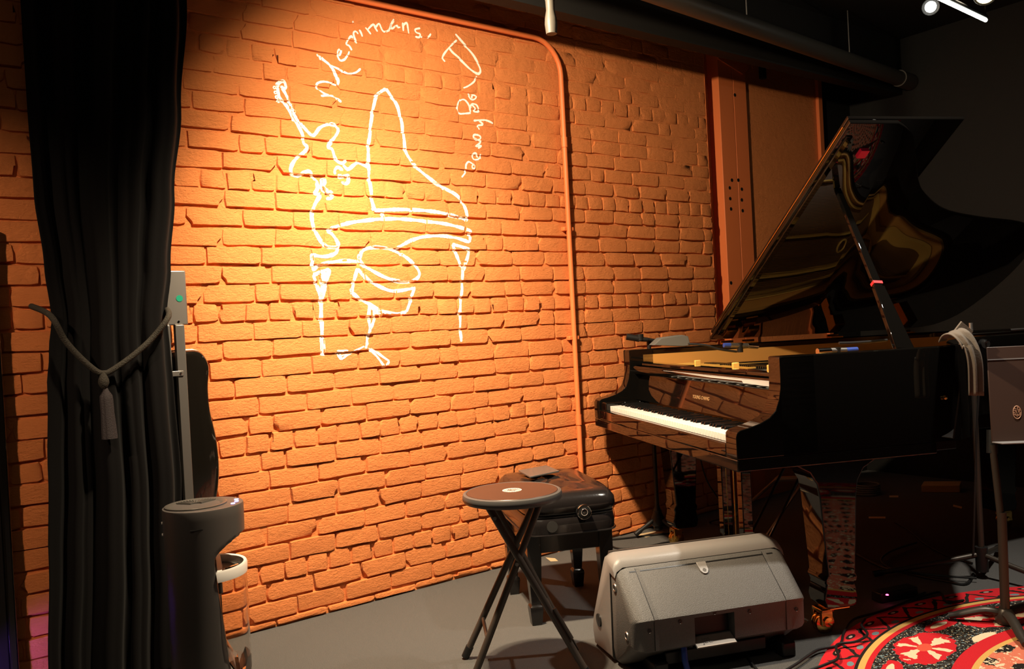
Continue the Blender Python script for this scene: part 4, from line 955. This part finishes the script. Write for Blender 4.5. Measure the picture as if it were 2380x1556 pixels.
# microphone stand between piano and wall
c = at_z(1524, 1243, 0); c = c + N * .02
T = thing('boom_microphone_stand', 'black microphone stand between keyboard end and brick wall', 'mic stand')
tripod(T, c, 1.02, .13, (math.radians(200), math.radians(320), math.radians(75)), .011, 'mic_black')
MB().lathe([(.011, .16), (.02, .13), (.034, .09), (.036, .055), (.02, .045), (.0, .045)], 16, Matrix.Translation((c.x, c.y, 0)), True).build('leg_collar', 'black_plastic', T)
j = at_y(1533, 790, c.y); MB().tube([(c.x, c.y, 1.0), j], .011, 10).build('clutch', 'black_plastic', T)
h0, h1 = at_y(1505, 789, c.y - .03), at_y(1546, 797, c.y - .02); MB().tube([h1, h0], .009, 10).build('boom_arm', 'mic_black', T)
T = thing('microphone', 'black microphone pointing left above the far keyboard end', 'microphone')
m0, m1, m2, m3 = [at_y(x, y, c.y - .03) for x, y in ((1456, 783), (1486, 788), (1492, 789), (1506, 790))]
MB().tube([m0, m1], .0175, 14).build('head', 'mic_black', T); MB().tube([m1, m2, m3], [.014, .013, .011], 14).build('body', 'mic_black', T)
MB().tube([at_y(1487, 777, c.y - .03), at_y(1488, 792, c.y - .03)], .019, 12).build('grille_ring', 'mic_black', T)
# small condenser microphones over the strings
def smallmic(label, pts, depth, armpts):
    T = thing('condenser_microphone', label, 'microphone')
    a, b, c_, d = [pl(*pside(x, y, depth)) for x, y in pts]
    MB().tube([a, b], [.010, .011], 12).build('cable_plug', 'cable_blue', T, label='blue cable plug'); MB().tube([b, c_], .011, 12).build('body', 'steel_dark', T); MB().tube([c_, d], [.0115, .0125], 12).build('capsule', 'chrome', T)
    m_ = b.lerp(c_, .55); MB().tube([m_ + Vector((0, 0, .012)), m_ - Vector((0, 0, .030))], .013, 10).build('clip', 'black_plastic', T)
    ar = [pl(*pside(x, y, depth)) for x, y in armpts]; MB().tube(cr([Vector(p) for p in ar], 4), .005, 8).build('gooseneck', 'mic_black', T)
smallmic('slim silver microphone with blue plug over the far strings', ((1682, 803), (1697, 803), (1738, 804), (1761, 805)), .85, ((1712, 818), (1670, 812), (1640, 803), (1600, 800)))
smallmic('slim silver microphone with blue plug beside the lid prop', ((1992, 813), (1966, 815), (1930, 816), (1900, 818)), .22, ((1950, 798), (1985, 797), (2030, 794), (2062, 791)))
T = thing('grey_cushion_block', 'grey wedge shaped foam block lying on the far piano rim', 'foam block')
pts_ = [pl(*pside(x, y, 1.42)) for x, y in ((1519, 803), (1537, 786), (1586, 779), (1600, 782), (1606, 804), (1588, 806))]
mb = MB(); mb.loft([pts_, [p + PB * .07 + Vector((0, 0, .0)) for p in pts_]]); o = mb.build('foam', 'foam_grey', T, bevel=.004)
# crossed stand behind the piano legs
T = thing('folding_stand', 'black crossed tubular stand in the dark under the piano', 'stand')
for (x0, y0), (x1, y1), Y in (((1692, 1215), (1812, 1108), 4.25), ((1775, 1252), (1872, 1112), 4.15)):
    a = at_z(x0, y0, 0.012) if y0 > 1240 else at_y(x0, y0, Y); b = at_y(x1, y1, Y); MB().tube([a, b], .014, 8, flat=.6).build('leg', 'steel_dark', T)
a = at_y(1805, 1115, 4.2); b = at_y(1880, 1112, 4.1); MB().tube([a, b], .014, 8).build('cross_bar', 'steel_dark', T)
# ============================================================ CEILING
T = thing('ceiling_duct', 'grey round duct running below the black ceiling', 'duct')
d0, d1 = at_z(1567, 0, 2.6), at_z(2100, 186, 2.6); dd = (d1 - d0)
MB().tube([d0 - dd * .7, d0, d1], .046, 20).build('pipe', 'duct_grey', T)
MB().tube([d1 - dd * .03, d1 + dd * .04], .053, 20).build('end_collar', 'duct_grey', T)
for k in (-.3, .25, .7): q = d0 + dd * k; MB().tube([q, (q.x, q.y, CEIL)], .004, 6).build('hanger', 'steel_dark', T)
T = thing('hanging_fixture', 'small grey bottle shaped fixture hanging before the brick wall', 'fixture')
hb, ht = at_y(1282, 79, 3.1), at_y(1277, -10, 3.1); ax = hb - ht; Lh = ax.length
mb = MB(); mb.lathe([(.0, 0), (.020, .0), (.0235, Lh * .25), (.022, Lh * .4), (.016, Lh * .62), (.017, Lh * .85), (.021, Lh * 1.0), (0, Lh * 1.02)], 18, Matrix.Translation(hb), False); mb.build('housing', 'duct_grey', T)
MB().tube([hb + Vector((0, 0, Lh)), (hb.x, hb.y, CEIL)], .010, 8).build('stem', 'duct_grey', T)
ZL = 2.6
T = thing('spotlight', 'bright round white spotlight glowing near the ceiling', 'light')
q = at_z(2163, 16, ZL); dr = (CAM - q).normalized(); x_, y_ = frame_of(dr); MS = Matrix((x_, y_, dr)).transposed().to_4x4(); MS.translation = q
MB().lathe([(0, 0), (.026, 0), (.02, .012), (0, .016)], 20, MS, False).build('lamp', 'lamp_white', T)
MB().lathe([(.0, -.12), (.034, -.12), (.040, -.02), (.040, .006), (.034, .004), (.033, -.003), (.0, -.004)], 20, MS, False).build('housing', 'black_plastic', T)
MB().tube([q + Vector((0, 0, .03)), (q.x, q.y, CEIL)], .008, 8).build('stem', 'black_plastic', T)
T = thing('tube_light', 'thin white tube light slanting along the ceiling', 'light')
a, b = at_z(2120, -34, ZL), at_z(2291, 47, ZL); MB().tube([a, b], .010, 10).build('tube', 'tube_white', T); MB().tube([a + Vector((0, 0, .018)), b + Vector((0, 0, .018))], .012, 8).build('housing', 'black_plastic', T)
for p in (a, b): MB().tube([p + Vector((0, 0, .02)), (p.x, p.y, CEIL)], .004, 6).build('hanger', 'black_plastic', T)
T = thing('spotlight', 'warm spotlight at the top edge beside the tube light', 'light')
q = at_z(2290, -14, ZL); MS.translation = q
MB().lathe([(0, 0), (.045, 0), (.036, .014), (0, .02)], 20, MS, False).build('lamp', 'lamp_warm', T); MB().lathe([(.0, -.12), (.045, -.12), (.052, -.02), (.052, .006), (.046, .004), (.0, -.004)], 20, MS, False).build('housing', 'black_plastic', T)
MB().tube([q + Vector((0, 0, .03)), (q.x, q.y, CEIL)], .008, 8).build('stem', 'black_plastic', T)
for nm_, L_ in (('wall_spot', 'black spotlight aimed down at the mural wall'), ('stage_spot', 'black spotlight above the round rug'), ('piano_spot', 'black spotlight above the piano tail')):
    pass
# ============================================================ CABLES AND SMALL THINGS ON THE FLOOR
def cable(label, px, z=.006, r=.0045, m='cable_black'):
    o = MB().tube(cr([at_z(x, y, z) for x, y in px], 6), r, 8).build('cable', m); tag(o, label, 'cable', 'black cables on the floor'); return o
cable('thin black cable along the wall foot behind the bench', ((1405, 1256), (1450, 1252), (1500, 1246), (1560, 1240)))
cable('black cable sagging from the bench to the brass caster', ((1405, 1262), (1440, 1276), (1500, 1272), (1545, 1262), (1580, 1258)))
cable('thick black cable looping towards the boom stand', ((1990, 1290), (2050, 1318), (2130, 1338), (2200, 1352), (2245, 1358), (2262, 1335)), r=.006)
cable('black cable curving in a loop on the dark floor', ((2130, 1262), (2075, 1280), (2048, 1300), (2062, 1318), (2110, 1330), (2200, 1340), (2270, 1345)), z=.018)
cable('black cable from the boom stand foot towards the piano', ((2260, 1310), (2200, 1292), (2150, 1265), (2110, 1232), (2080, 1215)))
cable('black cable wandering along the edge of the rug', ((2150, 1378), (2100, 1402), (2040, 1424), (1985, 1440), (1962, 1470), (1950, 1500), (1900, 1512), (1850, 1545), (1800, 1575)), z=.014)
cable('black cable lying across the red rug border', ((2010, 1440), (2002, 1455), (2016, 1475), (1990, 1492), (1945, 1500), (1948, 1530), (1920, 1545), (1880, 1560)), z=.025)
cable('black cable bundle between power strip and music stand', ((2120, 1395), (2150, 1385), (2185, 1378), (2200, 1400), (2240, 1396)), z=.016)
cable('black cable coming out under the stage monitor', ((1742, 1512), (1738, 1530), (1758, 1556), (1790, 1590)))
cable('thin pale cable at the foot of the curtain', ((350, 1560), (375, 1545), (400, 1542)), r=.004, m='steel_dark')
T = thing('power_strip', 'black power strip with a red light at the edge of the rug', 'power strip')
a = at_z(2036, 1388, .02); b = at_z(2122, 1372, .02); d = (b - a); M3 = Matrix.Rotation(math.atan2(d.y, d.x), 3, 'Z')
MB().box((a + b) / 2, (d.length, .055, .04), M3).build('housing', 'black_plastic', T, bevel=.005)
q = at_z(2062, 1384, .041); MB().lathe([(0, 0), (.006, 0), (.004, .003), (0, .004)], 10, Matrix.Translation(q), False).build('power_light', 'led_red', T)
def flat(name, label, cat, px, m, h=.0012, group=None):
    p = [at_z(x, y, .0006) for x, y in px]; o = MB().loft([p, [v + Vector((0, 0, h)) for v in p]]).build(name, m, smooth=0); return tag(o, label, cat, group)
flat('paper_sheet', 'pale paper scrap on the floor by the wall mic stand', 'paper', ((1478, 1244), (1520, 1236), (1545, 1238), (1502, 1250)), 'paper')
flat('paper_sheet', 'tan paper scrap under the piano bench', 'paper', ((1268, 1297), (1290, 1299), (1297, 1305), (1280, 1306)), 'paper')
flat('spike_tape', 'longest glowing tape mark under the piano', 'tape', ((2019, 1202), (2058, 1202), (2058, 1206), (2019, 1206)), 'spike_tape')
flat('spike_tape', 'short pale tape mark behind the near piano leg', 'tape', ((2067, 1153), (2088, 1153), (2088, 1157), (2067, 1157)), 'spike_tape')
flat('spike_tape', 'slanted tape mark left of the boom stand pole', 'tape', ((2216, 1174), (2236, 1179), (2235, 1183), (2215, 1178)), 'spike_tape')
T = thing('wooden_case', 'tan low wooden case lying under the piano tail', 'case')
p = [at_z(x, y, 0) for x, y in ((2142, 1146), (2232, 1146), (2236, 1136), (2148, 1136))]
MB().loft([p, [v + Vector((0, 0, .045)) for v in p]]).build('case_body', 'tan_board', T, bevel=.004)
# hanging cable from the piano underside to the floor
o = MB().tube(cr([pl(.50, 1.42, .55), pl(.56, 1.44, .30), pl(.66, 1.43, .12), at_z(1650, 1215, .006), at_z(1690, 1225, .006)], 6), .004, 8).build('cable', 'cable_black'); tag(o, 'black cable hanging down behind the far front piano leg', 'cable', 'black cables on the floor')
# coil of cable near the far dark wall
T = thing('cable_coil', 'coil of cable lying in the dark beyond the near piano leg', 'cable coil')
q = at_z(2010, 1148, .0)
for k in range(5): MB().torus(.085 - .004 * k, .006, Matrix.Translation((q.x + .004 * k, q.y, .008 + .012 * k)), 28, 6).build('loop', 'foam_grey', T)
